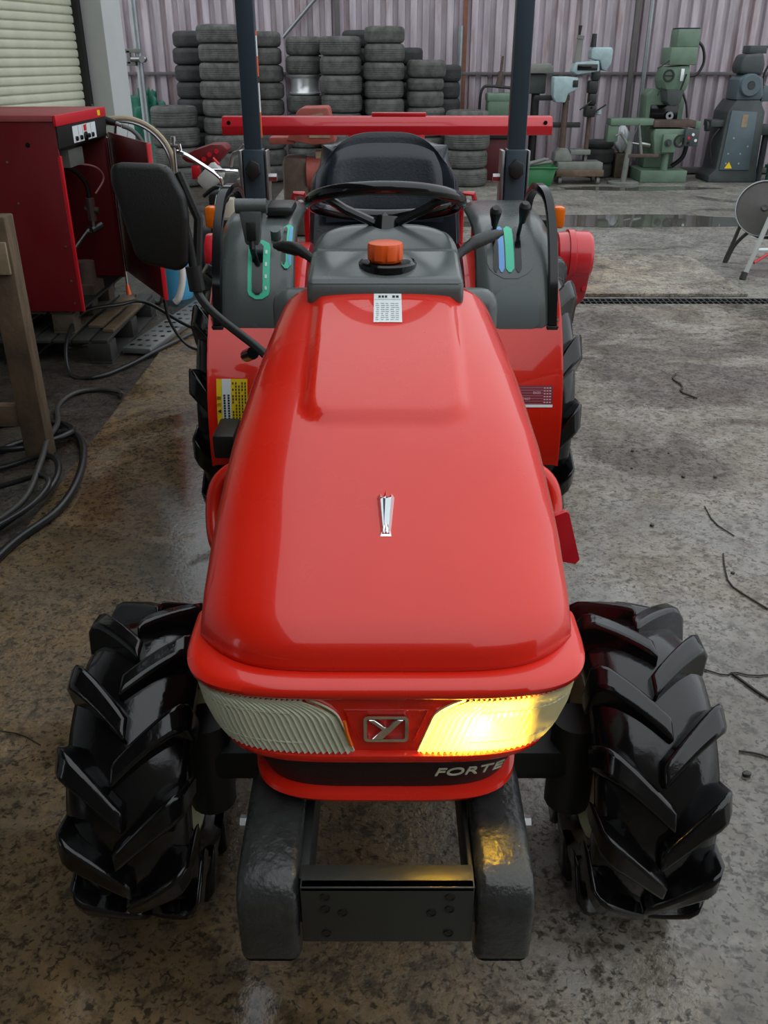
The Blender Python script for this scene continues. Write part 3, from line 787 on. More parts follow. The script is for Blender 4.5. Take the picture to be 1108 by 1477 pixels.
# --- fenders and consoles
FC = (2.92, .462)
for sg in (-1, 1):
    off = 0 if sg < 0 else .006
    X = lambda x: sg * x + off
    R0, R1 = .488, .500
    prof = []
    for k in range(29):
        a = math.radians(186 - 176 * k / 28); prof.append((FC[0] + R1 * math.cos(a), FC[1] + R1 * math.sin(a)))
    for k in range(28, -1, -1):
        a = math.radians(186 - 176 * k / 28); prof.append((FC[0] + R0 * math.cos(a), FC[1] + R0 * math.sin(a)))
    fmb = MB(); nP = 29
    xs = [.245, .25, .500, .508, .514]
    vs_ = []
    for xi, x in enumerate(xs):
        rr_ = R1 + (.006 if x > .505 else 0)
        for k in range(nP):
            a = math.radians(186 - 176 * k / (nP - 1)); vs_.append((X(x), FC[0] + rr_ * math.cos(a), FC[1] + rr_ * math.sin(a)))
    for k in range(nP):
        a = math.radians(186 - 176 * k / (nP - 1)); vs_.append((X(.514), FC[0] + R0 * math.cos(a), FC[1] + R0 * math.sin(a)))
    for k in range(nP):
        a = math.radians(186 - 176 * k / (nP - 1)); vs_.append((X(.245), FC[0] + R0 * math.cos(a), FC[1] + R0 * math.sin(a)))
    rows = 7
    fs = [(r * nP + k, r * nP + k + 1, ((r + 1) % rows) * nP + k + 1, ((r + 1) % rows) * nP + k) for r in range(rows) for k in range(nP - 1)]
    fmb.add(vs_, fs)
    fen = fmb.build('fender', RED, T, angle=50)
    # inner fender wall
    poly = [(FC[0] + .497 * math.cos(math.radians(186 - 176 * k / 20)), FC[1] + .497 * math.sin(math.radians(186 - 176 * k / 20))) for k in range(21)]
    MB().prism(poly, 'X', min(X(.238), X(.248)), max(X(.238), X(.248))).build('fender_wall', RED2, T)
    # grey console draped over the fender
    cpf = [(2.545, .77), (2.548, .81), (2.565, .87), (2.60, .94), (2.66, 1.008), (2.74, 1.048), (2.86, 1.068), (3.12, 1.07), (3.12, .95), (2.9, .965), (2.76, .945), (2.66, .90), (2.60, .84), (2.575, .77)]
    def cons():
        P = catmull([(a, b, 0) for a, b in cpf[:8]], 3); n1 = len(P); cols = [.262, .268, .285, .31, .36, .42, .455, .475, .487, .492]
        vs_ = []
        for ci, x in enumerate(cols):
            ex = 1 if x > .4 else -1
            d = min(abs(x - .262), abs(x - .492)); edge = 1 - min(1, d / .035); sag = .03 * edge ** 2
            for k, p in enumerate(P):
                t = k / (n1 - 1); nx = 0; tang = (P[min(k + 1, n1 - 1)] - P[max(k - 1, 0)]).normalized(); nn = Vector((-tang.y, tang.x))
                low = max(0, 1 - t / .16) * (.05 * max(0, 1 - d / .08) ** 1.6)
                vs_.append((X(x), p.x - nn.x * sag * 1.0, p.y - nn.y * sag + low))
        mb = MB().add(vs_, [(c * n1 + k, c * n1 + k + 1, (c + 1) * n1 + k + 1, (c + 1) * n1 + k) for c in range(len(cols) - 1) for k in range(n1 - 1)])
        return mb
    con = cons().build('console', GREYP, T, angle=60, solid=.02)
    # amber turn signal at the outer edge
    ts = MB().box((X(.532), 2.84, 1.060), (.034, .05, .064), .010, seg=2).build('turn_signal', AMBER, T)
    MB().box((X(.508), 2.90, 1.02), (.05, .04, .05), .006).build('signal_bracket', BLKP, ts)
    # grab handle
    gp = [(X(.487), 2.555, .80), (X(.485), 2.585, .92), (X(.480), 2.645, 1.055), (X(.472), 2.70, 1.128), (X(.460), 2.755, 1.150), (X(.452), 2.84, 1.145), (X(.448), 2.91, 1.10), (X(.448), 2.94, 1.05)]
    G = catmull(gp, 5); gm = MB(); vs_ = []
    for k, p in enumerate(G):
        tg = (G[min(k + 1, len(G) - 1)] - G[max(k - 1, 0)]).normalized(); nn = Vector((0, -tg.z, tg.y)); 
        for a, b in ((-.011, -.012), (-.015, 0), (-.011, .012), (.011, .012), (.015, 0), (.011, -.012)):
            vs_.append(p + V(a, 0, 0) + nn * b)
    q = len(G)
    gm.add(vs_, [(6 * i + j, 6 * i + (j + 1) % 6, 6 * i + 6 + (j + 1) % 6, 6 * i + 6 + j) for i in range(q - 1) for j in range(6)] + [tuple(range(6)), tuple(range(6 * q - 1, 6 * q - 7, -1))])
    gm.build('grab_handle', BLKG, T, angle=60)
    MB().box((X(.487), 2.552, .785), (.036, .02, .03), .004).build('handle_foot', BLKP, T)
    # roll bar post with its hinge plate and knob
    xp = sg * .452 + off
    MB().bb(xp - .036, xp + .036, 3.275, 3.335, .62, 1.215, .006).build('roll_bar_base', STEELP, T)
    MB().bb(xp - .030, xp + .030, 3.28, 3.33, 1.19, 2.15, .006).build('roll_bar_post', STEELP, T)
    MB().bb(xp - .052, xp - .040, 3.28, 3.35, .98, 1.21, .002).bb(xp + .040, xp + .048, 3.28, 3.35, .98, 1.21, .002).build('hinge_plate', STEEL, T)
    MB().prism([(xp + .026 * math.cos(math.radians(a)) * 1.05, 1.152 + .034 * math.sin(math.radians(a))) for a in (100, 35, -20, -80, -150, 165)], 'Y', 3.24, 3.276, .004).build('hinge_knob', BLKP, T)
    MB().cyl((xp - sg * .04, 3.31, 1.12), (xp - sg * .075, 3.31, 1.12), .014, seg=6).build('hinge_bolt', STEEL, T)
MB().bb(-.48, .486, 3.28, 3.33, 2.12, 2.19, .01).build('roll_bar_top', STEELP, T)
for k, (z0, z1, m) in enumerate(((1.25, 1.33, ORANGE), (1.33, 1.42, WHITE), (1.42, 1.44, INK), (1.44, 1.5, ORANGE), (1.5, 1.56, WHITE), (1.56, 1.575, ORANGE))):
    MB().bb(-.4222, -.421, 3.29, 3.32, z0, z1).build('post_sticker', m, T)
# red lift brackets and plugs beside the seat
for sg in (-1, 1):
    x = sg * .30
    MB().tube([(x - .024, 3.30, .85), (x - .024, 3.30, 1.04), (x - .015, 3.29, 1.068), (x + .015, 3.29, 1.068), (x + .024, 3.30, 1.04), (x + .024, 3.30, .85)], .010, 8).build('lift_bracket', RED2, T)
    MB().cyl((x, 3.26, 1.025), (x, 3.33, 1.025), .018).build('bracket_pin', STEEL, T)
    MB().cyl((sg * .345, 3.29, 1.03), (sg * .405, 3.29, 1.03), .017, seg=14).build('socket_plug', BLKP, T)
    MB().tube([(sg * .345, 3.29, 1.03), (sg * .32, 3.29, 1.045), (sg * .305, 3.29, 1.03), (sg * .32, 3.29, 1.012), (sg * .345, 3.29, 1.015)], .003, 6).build('plug_strap', BLKP, T)

# console surface: point on the sloped top
def cpt(x, t, h=0):
    P = catmull([(a, b, 0) for a, b in cpf[:8]], 3); k = t * (len(P) - 1); i = min(int(k), len(P) - 2); p = P[i].lerp(P[i + 1], k - i)
    tg = (P[i + 1] - P[i]).normalized(); return Vector((x, p.x - tg.y * h, p.y + tg.x * h))
def strip(name, x0, x1, t0, t1, h, m, parent=T, rnd=.3):
    poly = rr(.5, .5, rnd, 6)
    # rounded ribbon following the console
    nn_ = 14; vs_ = []; 
    for j in range(nn_ + 1):
        v = j / nn_; e = min(v, 1 - v) * (t1 - t0) * .8 / (x1 - x0); e2 = min(1, e / .5); wq = math.sqrt(max(0, 1 - (1 - e2) ** 2)) * .5 if e2 < 1 else .5
        wq = max(wq, .15)
        for s_ in (-1, 1):
            for hh in (h, h - .006): vs_.append(cpt((x0 + x1) / 2 + s_ * wq * (x1 - x0), t0 + (t1 - t0) * v, hh))
    fs = []
    for j in range(nn_):
        a = 4 * j; fs += [(a, a + 2, a + 6, a + 4), (a, a + 4, a + 5, a + 1), (a + 2, a + 3, a + 7, a + 6)]
    return MB().add(vs_, fs).build(name, m, parent, angle=30)
g1 = strip('gate_plate', -.396, -.332, .29, .60, .003, TEAL); strip('gate_slot', -.383, -.352, .315, .58, .0055, BLKG, g1)
for k in range(4): strip('gate_mark', -.346, -.340, .34 + .06 * k, .36 + .06 * k, .0045, WHITE, g1)
lv = MB().tube([cpt(-.375, .50, .0), cpt(-.375, .50, .06), V(-.375, 2.60, 1.06)], .009, 8).build('gate_lever', BLKP, T)
MB().prism([(-.395, 1.02), (-.355, 1.02), (-.342, 1.115), (-.408, 1.115)], 'Y', 2.585, 2.625, .008).build('lever_grip', GREYP, lv)
MB().cyl((-.418, 2.605, 1.125), (-.330, 2.605, 1.125), .0205, seg=18).build('lever_handle', GREYP, lv)
MB().bb(-.388, -.362, 2.578, 2.588, 1.035, 1.085, .003).build('grip_button', BLKP, lv)
MB().box((-.318, 2.86, 1.083), (.085, .15, .03), .012).build('console_pad', BLKP, T)
s1 = strip('gate_plate', -.298, -.270, .45, .72, .003, TEAL); strip('gate_mark', -.279, -.271, .47, .70, .0045, BLUEG, s1); strip('gate_slot', -.297, -.286, .47, .70, .005, BLKG, s1)
MB().cyl(cpt(-.318, .62, 0), cpt(-.318, .62, .03), .015).build('console_knob', GREYP, T)
# right console: two levers and their gates
pn = strip('lever_panel', .300, .437, .40, .76, .002, GREYP)
for x0, x1, m in ((.318, .332, BLKG), (.334, .350, BLUEG), (.354, .378, TEAL), (.382, .400, BLKG)): strip('gate_plate', x0, x1, .43, .70, .005, m, pn)
for x, t, h, kx in ((.322, .60, .09, -.004), (.396, .64, .075, .006)):
    l = MB().cyl(cpt(x, t, 0), cpt(x + kx, t, h), .006, seg=8).build('shift_lever', BLKP, T)
    a = cpt(x + kx, t, h - .03); b = cpt(x + kx * 1.5, t, h + .035)
    MB().tube([a, a.lerp(b, .3), a.lerp(b, .6), a.lerp(b, .85), b], [.009, .012, .016, .017, .010], 12).build('lever_knob', BLKP, l)
strip('console_inset', .318, .452, .06, .36, .002, mat('console_inset_grey', srgb(92, 100, 100), .35), T)
# stickers on the fenders
def on_fender(x0, x1, a0, a1, h, name, m, parent=T):
    def fn(u, v):
        a = math.radians(a0 + (a1 - a0) * v); return (x0 + (x1 - x0) * u, FC[0] + (.500 + h) * math.cos(a), FC[1] + (.500 + h) * math.sin(a))
    return MB().grid(fn, 2, 8).build(name, m, parent, recalc=False)
ws = on_fender(-.488, -.398, 173, 156, .001, 'warning_sticker', YELLOW); ws['label'] = 'yellow and white warning sticker'
on_fender(-.472, -.446, 173, 156, .0016, 'sticker_stripe', WHITE, ws)
def fmark(x, a, w, h_, m, parent):
    return on_fender(x - w / 2, x + w / 2, a + h_ / 2, a - h_ / 2, .0022, 'print_mark', m, parent)
for r in range(2):
    for k in range(10): fmark(-.465 + r * .012, 161.5 + k * .85, .006, .65, INK, ws)
for r in range(5):
    for k in range(14):
        if random.random() < .85: fmark(-.440 + r * .009, 157.5 + k * 1.05, .004, .75, INK, ws)
def ftext(txt, x, a, size, m, parent, rot=0, sxx=1.0):
    tv, tf = text_geo(txt, size, .0002, 0, sxx); A = math.radians(a)
    o_ = Vector((x, FC[0] + .5025 * math.cos(A), FC[1] + .5025 * math.sin(A))); up = Vector((0, math.sin(A), -math.cos(A))); up = up if up.z > 0 else -up
    rt = Vector((1, 0, 0)); R_ = Matrix.Rotation(rot, 3, 'Z')
    pts = []
    for p in tv:
        q = R_ @ p; pts.append(o_ + rt * q.x + up * q.y + Vector((0, math.cos(A), math.sin(A))) * q.z)
    return MB().add(pts, tf).build('lettering', m, parent)
ftext('注', -.480, 164.5, .013, INK, ws, PI / 2); ftext('意', -.480, 162.3, .013, INK, ws, PI / 2); ftext('\u25b2', -.480, 166.7, .013, INK, ws, PI / 2)
spx = on_fender(.365, .492, 164.5, 158.2, .001, 'spec_plate', MAROON); spx['label'] = 'maroon specification plate with pale print'
on_fender(.365, .492, 165.4, 164.5, .0012, 'plate_footer', WHITE, spx)
for r in range(6):
    for k in range(3): fmark(.468 + k * .008, 159.0 + r * .95, .0055, .42, PINKINK, spx)
for k in range(7): on_fender(.38, .464, 158.9 + k * .9, 158.83 + k * .9, .0016, 'print_rule', PINKINK, spx)
ftext('8600', .445, 160.6, .011, PINKINK, spx); ftext('3469', .415, 162.6, .011, PINKINK, spx)
# --- step guards, brackets and mirror
for sg in (-1, 1):
    X = lambda x: sg * x
    MB().tube(catmull([(X(.30), 1.99, .600), (X(.36), 1.98, .600), (X(.405), 1.96, .57), (X(.418), 1.93, .51), (X(.405), 1.88, .44), (X(.37), 1.90, .41), (X(.33), 1.98, .412), (X(.32), 2.06, .415)], 5), .020, 12).build('step_guard', RED, T)
    MB().bb(min(X(.28), X(.40)), max(X(.28), X(.40)), 2.0, 2.012, .42, .585, .004).build('guard_plate', DARK, T)
MB().prism([(.24, .585), (.29, .64), (.372, .675), (.378, .67), (.410, .562), (.402, .552), (.30, .57)], 'Y', 1.60, 1.612).build('side_bracket', RED2, T)
MB().box((-.445, 2.33, .535), (.06, .14, .07), .008).build('pedal_box', BLKP, T)
MB().cyl((-.385, 2.40, .755), (-.36, 2.36, .775), .018, seg=12).build('knob', BLKG, T)
mi = MB()
def mpt(a, h, sc=1):
    pass
poly = [(-.652, 1.265), (-.655, 1.23), (-.618, 1.06), (-.60, 1.040), (-.515, 1.020), (-.49, 1.035), (-.478, 1.15), (-.482, 1.20), (-.51, 1.262), (-.53, 1.272), (-.635, 1.275)]
mo = MB().prism(poly, 'Y', 2.235, 2.275, .013, 3).build('mirror', BLKP, T, angle=50)
MB().prism([((x + .565) * .88 - .565, (z - 1.15) * .88 + 1.15) for x, z in poly], 'Y', 2.274, 2.279).build('mirror_glass', CHROME, mo)
MB().tube(catmull([(-.50, 2.26, 1.19), (-.485, 2.265, 1.08), (-.478, 2.26, 1.0), (-.470, 2.25, .96), (-.42, 2.20, .92), (-.30, 2.10, .86), (-.27, 2.07, .83)], 5), .011, 10).build('mirror_arm', BLKP, mo)
MB().cyl((-.481, 2.262, 1.03), (-.475, 2.258, .97), .020, seg=14).build('mirror_clamp', BLKP, mo)
MB().tube([(-.50, 2.285, 1.25), (-.462, 2.29, 1.14), (-.474, 2.275, 1.02)], .012, 8).build('mirror_strut', BLKP, mo)

# ------------------------------------------------------------ rotary tiller on the back of the tractor
K = thing('rotary_tiller', 'red rotary tiller with long crossbar hitched behind the tractor', 'tiller', (0, 3.95, 0))
bar_ = MB().prism([(3.88, 1.215), (3.875, 1.25), (3.895, 1.283), (3.95, 1.285), (3.955, 1.215)], 'X', -.655, .680, .003).build('crossbar', RED2, K)
for x in (-.625, .650): MB().cyl((x, 3.876, 1.262), (x, 3.882, 1.262), .008, seg=12).build('pin_hole', BLKG, bar_)
MB().bb(-.05, .17, 3.90, 3.94, 1.284, 1.298, .003).build('crossbar_plate', RED2, bar_)
for x in (-.12, .14): MB().bb(x - .025, x + .025, 3.88, 3.93, .55, 1.22, .004).build('upright', RED2, K)
MB().cyl((-.70, 3.78, .76), (.74, 3.78, .76), .045, seg=20).build('axle_tube', RED2, K)
gc = MB().lathe([(0, .70), (.06, .70), (.062, .715), (.092, .72), (.095, .76), (.105, .762), (.105, .785), (.098, .79), (.098, .845), (.088, .86), (0, .86)], (0, 3.78, .76), 'X', 30)
gc.build('gear_case', RED2, K)
MB().prism([(.70, .72), (.857, .72), (.842, .60), (.80, .55), (.755, .42), (.715, .26), (.67, .26), (.67, .60)], 'Y', 3.70, 3.86, .010).build('chain_case', mat('implement_dark_red', srgb(140, 20, 34), .35, coat=.4), K)
for y, z in ((3.71, .66), (3.72, .50), (3.85, .62)): MB().cyl((.72 + (z - .5) * .7, 3.692, z - .02), (.72 + (z - .5) * .7, 3.701, z - .02), .010, seg=6).build('bolt', RED2, K)
MB().lathe([(0, -.735), (.085, -.735), (.088, -.725), (.088, -.71), (.05, -.70), (.05, -.66), (.08, -.655), (.08, -.64), (.045, -.635)], (0, 3.78, .76), 'X', 26).build('bearing_flange', RED2, K)
cv = MB().grid(lambda u, v: (-.66 + 1.36 * u, 4.0 + .36 * math.cos(PI * (1 - v)), .30 + .30 * math.sin(PI * (1 - v))), 2, 14).build('tine_cover', RED2, K, solid=.006)
MB().cyl((-.64, 3.99, .26), (.70, 3.99, .26), .03).build('tine_shaft', DARK, K)
for k in range(12):
    a = k * 2.4; x = -.6 + k * .11; p = V(x, 3.99, .26)
    d = V(0, math.cos(a), math.sin(a)); e = V(0, -math.sin(a), math.cos(a))
    MB().tube([p, p + d * .14, p + d * .20 + e * .06, p + d * .235 + e * .10], .010, 5).build('tine', DARK, K)
tag_ = MB().bb(-.02, .02, 3.4, 3.9, .84, .88).build('top_link', DARK, K)
for sx_ in (-.25, .25): MB().bb(sx_ - .015, sx_ + .015, 3.35, 3.85, .42, .47).build('lower_link', DARK, K)
for sx_ in (-.5, .5): MB().cyl((sx_, 4.35, .0), (sx_, 4.35, .5), .02).bb(sx_ - .06, sx_ + .06, 4.3, 4.4, 0, .012).build('parking_stand', DARK, K)
# ------------------------------------------------------------ car tyres stacked along the back wall
def car_tire(R, h, rim, m, sd):
    r_ = random.Random(sd); mb = MB(); g = .012
    prof = [(rim, .012), (rim + .012, .0), (R * .80, -.0), (R * .93, .016), (R, .045)]
    prof = [(rim, .03), (rim + .015, .006), (R * .78, .0), (R * .92, .012), (R * .985, .035), (R, .06)]
    z = .06; n = 4; step = (h - .12) / n
    for k in range(n):
        prof += [(R, z + step * .42), (R - .008, z + step * .44), (R - .008, z + step * .56), (R, z + step * .58)]; z += step
    prof += [(R, h - .06), (R * .985, h - .035), (R * .92, h - .012), (R * .78, h), (rim + .015, h - .006), (rim, h - .03)]
    mb.lathe(prof, (0, 0, 0), 'Z', 36, closed=True)
    return mb.build('car_tire', m, org=(0, 0, 0), angle=30)
protos = {}
def get_tire(R, h, m, key):
    if key not in protos: protos[key] = car_tire(R, h, R * .60, m, len(protos)); return protos[key], True
    return protos[key], False
ORD = ['topmost', 'second', 'third', 'fourth', 'fifth', 'sixth', 'seventh', 'eighth', 'ninth', 'tenth', 'eleventh']
def stack(x, y, hs, desc, R=.285, m=DUSTY, z0=0.0, kind='used car tyre'):
    # hs: heights from the ground up; the thing takes the label of its place in the stack
    z = z0; n = len(hs)
    for i, h in enumerate(hs):
        if h is None: z += .27; continue
        rr_ = R + (.004 if (i * 7 + int(x * 10)) % 3 == 0 else -.006)
        o, first = get_tire(round(rr_, 3), h, m, (round(rr_, 3), h, m.name))
        if not first: o = o.copy(); COL.objects.link(o)
        r_ = random.Random(i * 31 + int(x * 100))
        o.location = (x + r_.uniform(-.008, .008), y + r_.uniform(-.008, .008), z); o.rotation_euler = (0, 0, r_.uniform(0, 6))
        tag(o, f'{kind}, {ORD[n - 1 - i]} {"from top " if n - 1 - i else ""}in {desc}', 'tyre', 'used tyres stacked along the corrugated wall')
        z += h
    return z
stack(-2.02, 12.33, [.205] * 9, 'the tall front stack facing the cultivator')
stack(-2.50, 13.05, [.20] * 8 + [.19], 'the back-row stack next to the green tarpaulin', R=.265, m=DUSTY2)
stack(-2.66, 12.28, [.235, .235, .235, .24], 'the low wide stack near the green tarpaulin', R=.30)
stack(-1.57, 12.80, [.20] * 8 + [.18], 'the tall stack behind the roll bar post', R=.262)
stack(-.545, 12.45, [.215] * 8, 'the tall stack next to the alloy wheel', R=.268)
stack(.0, 12.45, [.205] * 8 + [.19], 'the tallest stack above the tractor seat', R=.258)
stack(-.30, 13.08, [.20] * 9, 'the back-row stack behind the tractor seat', R=.25, m=DUSTY2)
stack(.26, 13.08, [.20] * 8, 'the back-row stack behind the tallest stack', R=.24, m=DUSTY2)
stack(.53, 12.5, [.19, .19, .19, .19, .16, .19, .15, .2], 'the uneven stack beside the steel conduit', R=.245)
stack(.80, 13.05, [.2] * 7, 'the narrow back-row stack beside the conduit', R=.22, m=DUSTY2)
stack(1.06, 12.25, [.22, .22, .22, .235], 'the low stack beside the green tank', R=.285)
stack(2.97, 13.12, [.19, .19, .1], 'the short black stack beside the white bag', R=.20, m=DUSTY2)
# stack that holds the alloy wheel
stack(-1.03, 12.76, [.21] * 5, 'the lower stack carrying the alloy wheel', R=.235)
aw = thing('alloy_wheel', 'bright bare alloy wheel sandwiched in a stack of tyres', 'wheel', (-1.03, 12.76, 1.055))
local(aw)
MB().lathe([(.06, .02), (.15, .03), (.17, .0), (.20, .004), (.205, .02), (.185, .04), (.175, .11), (.185, .19), (.215, .215), (.22, .232), (.20, .235), (.15, .20), (.06, .205)], (0, 0, 0), 'Z', 36, closed=True).build('rim', mat('bright_alloy', srgb(205, 208, 208), .3, .6), aw)
MB().lathe([(0, .12), (.17, .12), (.17, .13), (0, .13)], (0, 0, 0), 'Z', 30).build('spoke_disc', STEEL, aw)
for i, h in enumerate((.215, .215)):
    o, first = get_tire(.238, h, DUSTY, (.238, h, DUSTY.name))
    if not first: o = o.copy(); COL.objects.link(o)
    o.location = (-1.03 + .01 * i, 12.76, 1.292 + .215 * i)
    tag(o, 'used car tyre resting %s the bright alloy wheel' % ('directly on' if i == 0 else 'topmost in the stack above'), 'tyre', 'used tyres stacked along the corrugated wall')

# ------------------------------------------------------------ green tarpaulin heap
def tarp_fn(u, v):
    t = u * 2 * PI; r = 1 - v
    x = -3.17 + .30 * r * math.cos(t); y = 12.98 + .25 * r * math.sin(t); z = 1.04 * (1 - r ** 3.2)
    k = .045 * math.sin(5 * t + 5 * v) + .035 * math.sin(9 * t - 11 * v) + .03 * math.sin(19 * v + 3 * t)
    s_ = min(1, v * 6)
    return Vector((x + k * math.cos(t) * (.4 + .6 * r), y + k * math.sin(t) * .6, max(0, z + k * .9 * s_)))
tag(MB().grid(tarp_fn, 96, 40).build('tarpaulin', TARP, angle=25), 'crumpled green tarpaulin heaped behind the grey pole', 'tarpaulin')
# ------------------------------------------------------------ steel pole with a clamp bracket
p = thing('steel_pole', 'tall galvanised pole with clamp bracket standing beside the pillar', 'pole', (-2.59, 10.5, 0))
MB().cyl((-2.59, 10.5, .012), (-2.59, 10.5, 3.2), .036, seg=18).build('shaft', GALV, p)
MB().cyl((-2.59, 10.5, 0), (-2.59, 10.5, .012), .12, seg=18).build('base_plate', GALV, p)
b_ = MB().bb(-2.80, -2.56, 10.44, 10.50, 1.53, 1.57, .004).bb(-2.80, -2.62, 10.44, 10.50, 1.41, 1.45, .004).bb(-2.80, -2.77, 10.44, 10.50, 1.43, 1.55).bb(-2.70, -2.67, 10.44, 10.50, 1.43, 1.55).build('bracket', GREYM, p)
MB().cyl((-2.66, 10.44, 1.47), (-2.50, 10.44, 1.47), .022).cyl((-2.54, 10.41, 1.47), (-2.54, 10.53, 1.47), .03).build('clamp', STEEL, p)

# ------------------------------------------------------------ pressure washer cabinet on pallets
P1 = thing('plastic_pallet', 'dark dirty plastic pallet lying on the side floor below the cabinet', 'pallet', (-2.0, 5.2, -.012))
def pallet(P, x0, x1, y0, y1, z0, h, m, nb):
    st_ = (y1 - y0 - .12) / 2
    for k in range(3):
        for j in range(3):
            cx = x0 + .06 + j * (x1 - x0 - .12) / 2; cy = y0 + .06 + k * st_
            MB().bb(cx - .06, cx + .06, cy - .06, cy + .06, z0 + .012, z0 + h - .02, .006).build('block', m, P)
    for j in range(3):
        cx = x0 + .06 + j * (x1 - x0 - .12) / 2
        MB().bb(cx - .06, cx + .06, y0, y1, z0, z0 + .013, .003).build('skid', m, P)
    w = (x1 - x0) / nb
    for k in range(nb): MB().bb(x0 + k * w + .006, x0 + (k + 1) * w - .012, y0, y1, z0 + h - .02, z0 + h, .003).build('board', m, P)
pallet(P1, -2.55, -1.50, 4.72, 5.78, -.012, .135, PLASD, 10)
P2 = thing('wooden_pallet', 'weathered wooden pallet directly under the red cabinet', 'pallet', (-2.1, 5.2, .123))
pallet(P2, -2.52, -1.72, 4.84, 5.66, .123, .13, WOODD, 6)
for k, (y0, y1, x0, x1, rz, lb) in enumerate(((4.95, 5.62, -1.675, -1.59, .02, 'narrow brown board lying on the plastic pallet beside the cabinet'), (4.86, 5.45, -1.565, -1.505, .03, 'short tan board on the outer edge of the plastic pallet'))):
    tag(MB().box(((x0 + x1) / 2, (y0 + y1) / 2, .134), (x1 - x0, y1 - y0, .02), .003, rot=-rz).build('wooden_board', WOOD), lb, 'board')
CB = thing('pressure_washer_cabinet', 'open dark red pressure washer cabinet with control panel on pallets', 'cabinet', (-2.05, 5.25, .253))
x0, x1, y0, y1, z0, z1 = -2.45, -1.65, 4.82, 5.69, .253, 1.238
CB0 = MB().bb(x0, x1, y0, y0 + .012, z0, z1 - .03, .003).build('side_panel', DRED, CB)
for xx, zz in ((-1.92, 1.02), (-1.90, .82), (-1.69, .42), (-1.69, .60), (-1.69, .30), (-2.2, .9)): MB().cyl((xx, y0 - .004, zz), (xx, y0 + .001, zz), .006, seg=8).build('rivet', STEEL, CB0)
MB().cyl((-1.80, y0 - .003, 1.10), (-1.80, y0 + .001, 1.10), .012, seg=12).build('vent_hole', BLKG, CB0)
MB().bb(x0, x1, y1 - .012, y1, z0, z1 - .03, .003).build('side_panel', DRED, CB)
MB().bb(x0, x0 + .012, y0 + .012, y1 - .012, z0, z1 - .03).build('back_panel', DRED, CB)
MB().bb(x0 + .012, x1 - .01, y0 + .012, y1 - .012, z0, z0 + .012).build('floor_panel', DARK, CB)
MB().bb(x0 - .01, x1 - .004, y0 - .008, y1 + .008, z1 - .03, z1, .004).build('lid', FRED, CB)
MB().bb(x1 - .003, x1 + .012, y0 - .008, y1 + .008, z1 - .052, z1 - .001, .003).build('lid_front', BRED, CB)
MB().bb(x1 + .012, x1 + .013, y1 - .16, y1 - .11, z1 - .04, z1 - .012).build('warning_tag', YELLOW, CB)
MB().bb(x1 - .012, x1 + .006, y0, y0 + .02, z0, z1 - .19, .002).build('front_edge', BRED, CB)
MB().bb(x1 - .010, x1 + .004, y1 - .02, y1, z0, z1 - .19, .002).build('door_jamb', DRED, CB)
pnl = MB().prism([(x1 - .12, z1 - .17), (x1 - .12, z1 - .053), (x1 + .010, z1 - .053), (x1 + .004, z1 - .155), (x1 - .02, z1 - .17)], 'Y', y0 + .002, y1 - .002).build('control_panel', BLKP, CB)
lbp = MB().bb(x1 + .0075, x1 + .0095, y0 + .24, y1 - .22, z1 - .148, z1 - .066).build('panel_label', WHITE, pnl)
for k in range(4): MB().bb(x1 + .0095, x1 + .0105, y0 + .33 + .075 * k, y0 + .334 + .075 * k, z1 - .146, z1 - .068).build('print_rule', GREYINK, lbp)
for k, yy in enumerate((.28, .36, .44, .50, .57)):
    MB().cyl((x1 + .009, y0 + yy, z1 - .128), (x1 + .020, y0 + yy, z1 - .128), .012 if k != 2 else .024, seg=10).build('switch', BLKG, lbp)
MB().bb(x1 + .0095, x1 + .012, y0 + .43, y0 + .47, z1 - .10, z1 - .07).build('red_button', BRED, lbp)
# plumbing inside
px_, py_ = x1 - .08, y0 + .64
MB().tube(catmull([(px_ - .16, py_ - .20, .95), (px_ - .06, py_ - .08, .93), (px_ - .01, py_ - .01, .85), (px_, py_, .76)], 5), .013, 8).build('inner_hose', CABLE, CB)
MB().tube(catmull([(px_ - .1, py_ - .1, .96), (px_ + .03, py_ + .05, .93), (px_ + .07, py_ + .10, .86), (px_ + .03, py_ + .03, .78)], 5), .006, 8).build('pink_tube', mat('pink_tube', srgb(170, 110, 110), .4), CB)
MB().cyl((px_, py_, .63), (px_, py_, .76), .026, seg=8).cyl((px_ - .035, py_, .70), (px_ + .045, py_, .69), .018, seg=8).build('brass_valve', RUST, CB)
MB().cyl((px_, py_, .57), (px_, py_, .63), .018, seg=8).cyl((px_ - .01, py_ - .02, .575), (px_ + .04, py_ + .04, .60), .020, seg=8).build('steel_fitting', STEEL, CB)
MB().cyl((px_ - .02, py_ - .04, .585), (px_ - .07, py_ - .2, .50), .010, seg=8).cyl((px_ - .02, py_ - .045, .59), (px_ - .015, py_ - .03, .58), .02).build('pipe', STEEL, CB)
MB().cyl((x1 - .10, y0 + .42, .27), (x1 - .10, y0 + .42, .44), .06, seg=14).bb(x1 - .22, x1 - .03, y0 + .32, y0 + .52, .266, .32).build('pump', RUST, CB)
MB().bb(x1 - .22, x1 - .05, y0 + .30, y0 + .55, .96, 1.05, .004).build('junction_box', GREYM, CB)
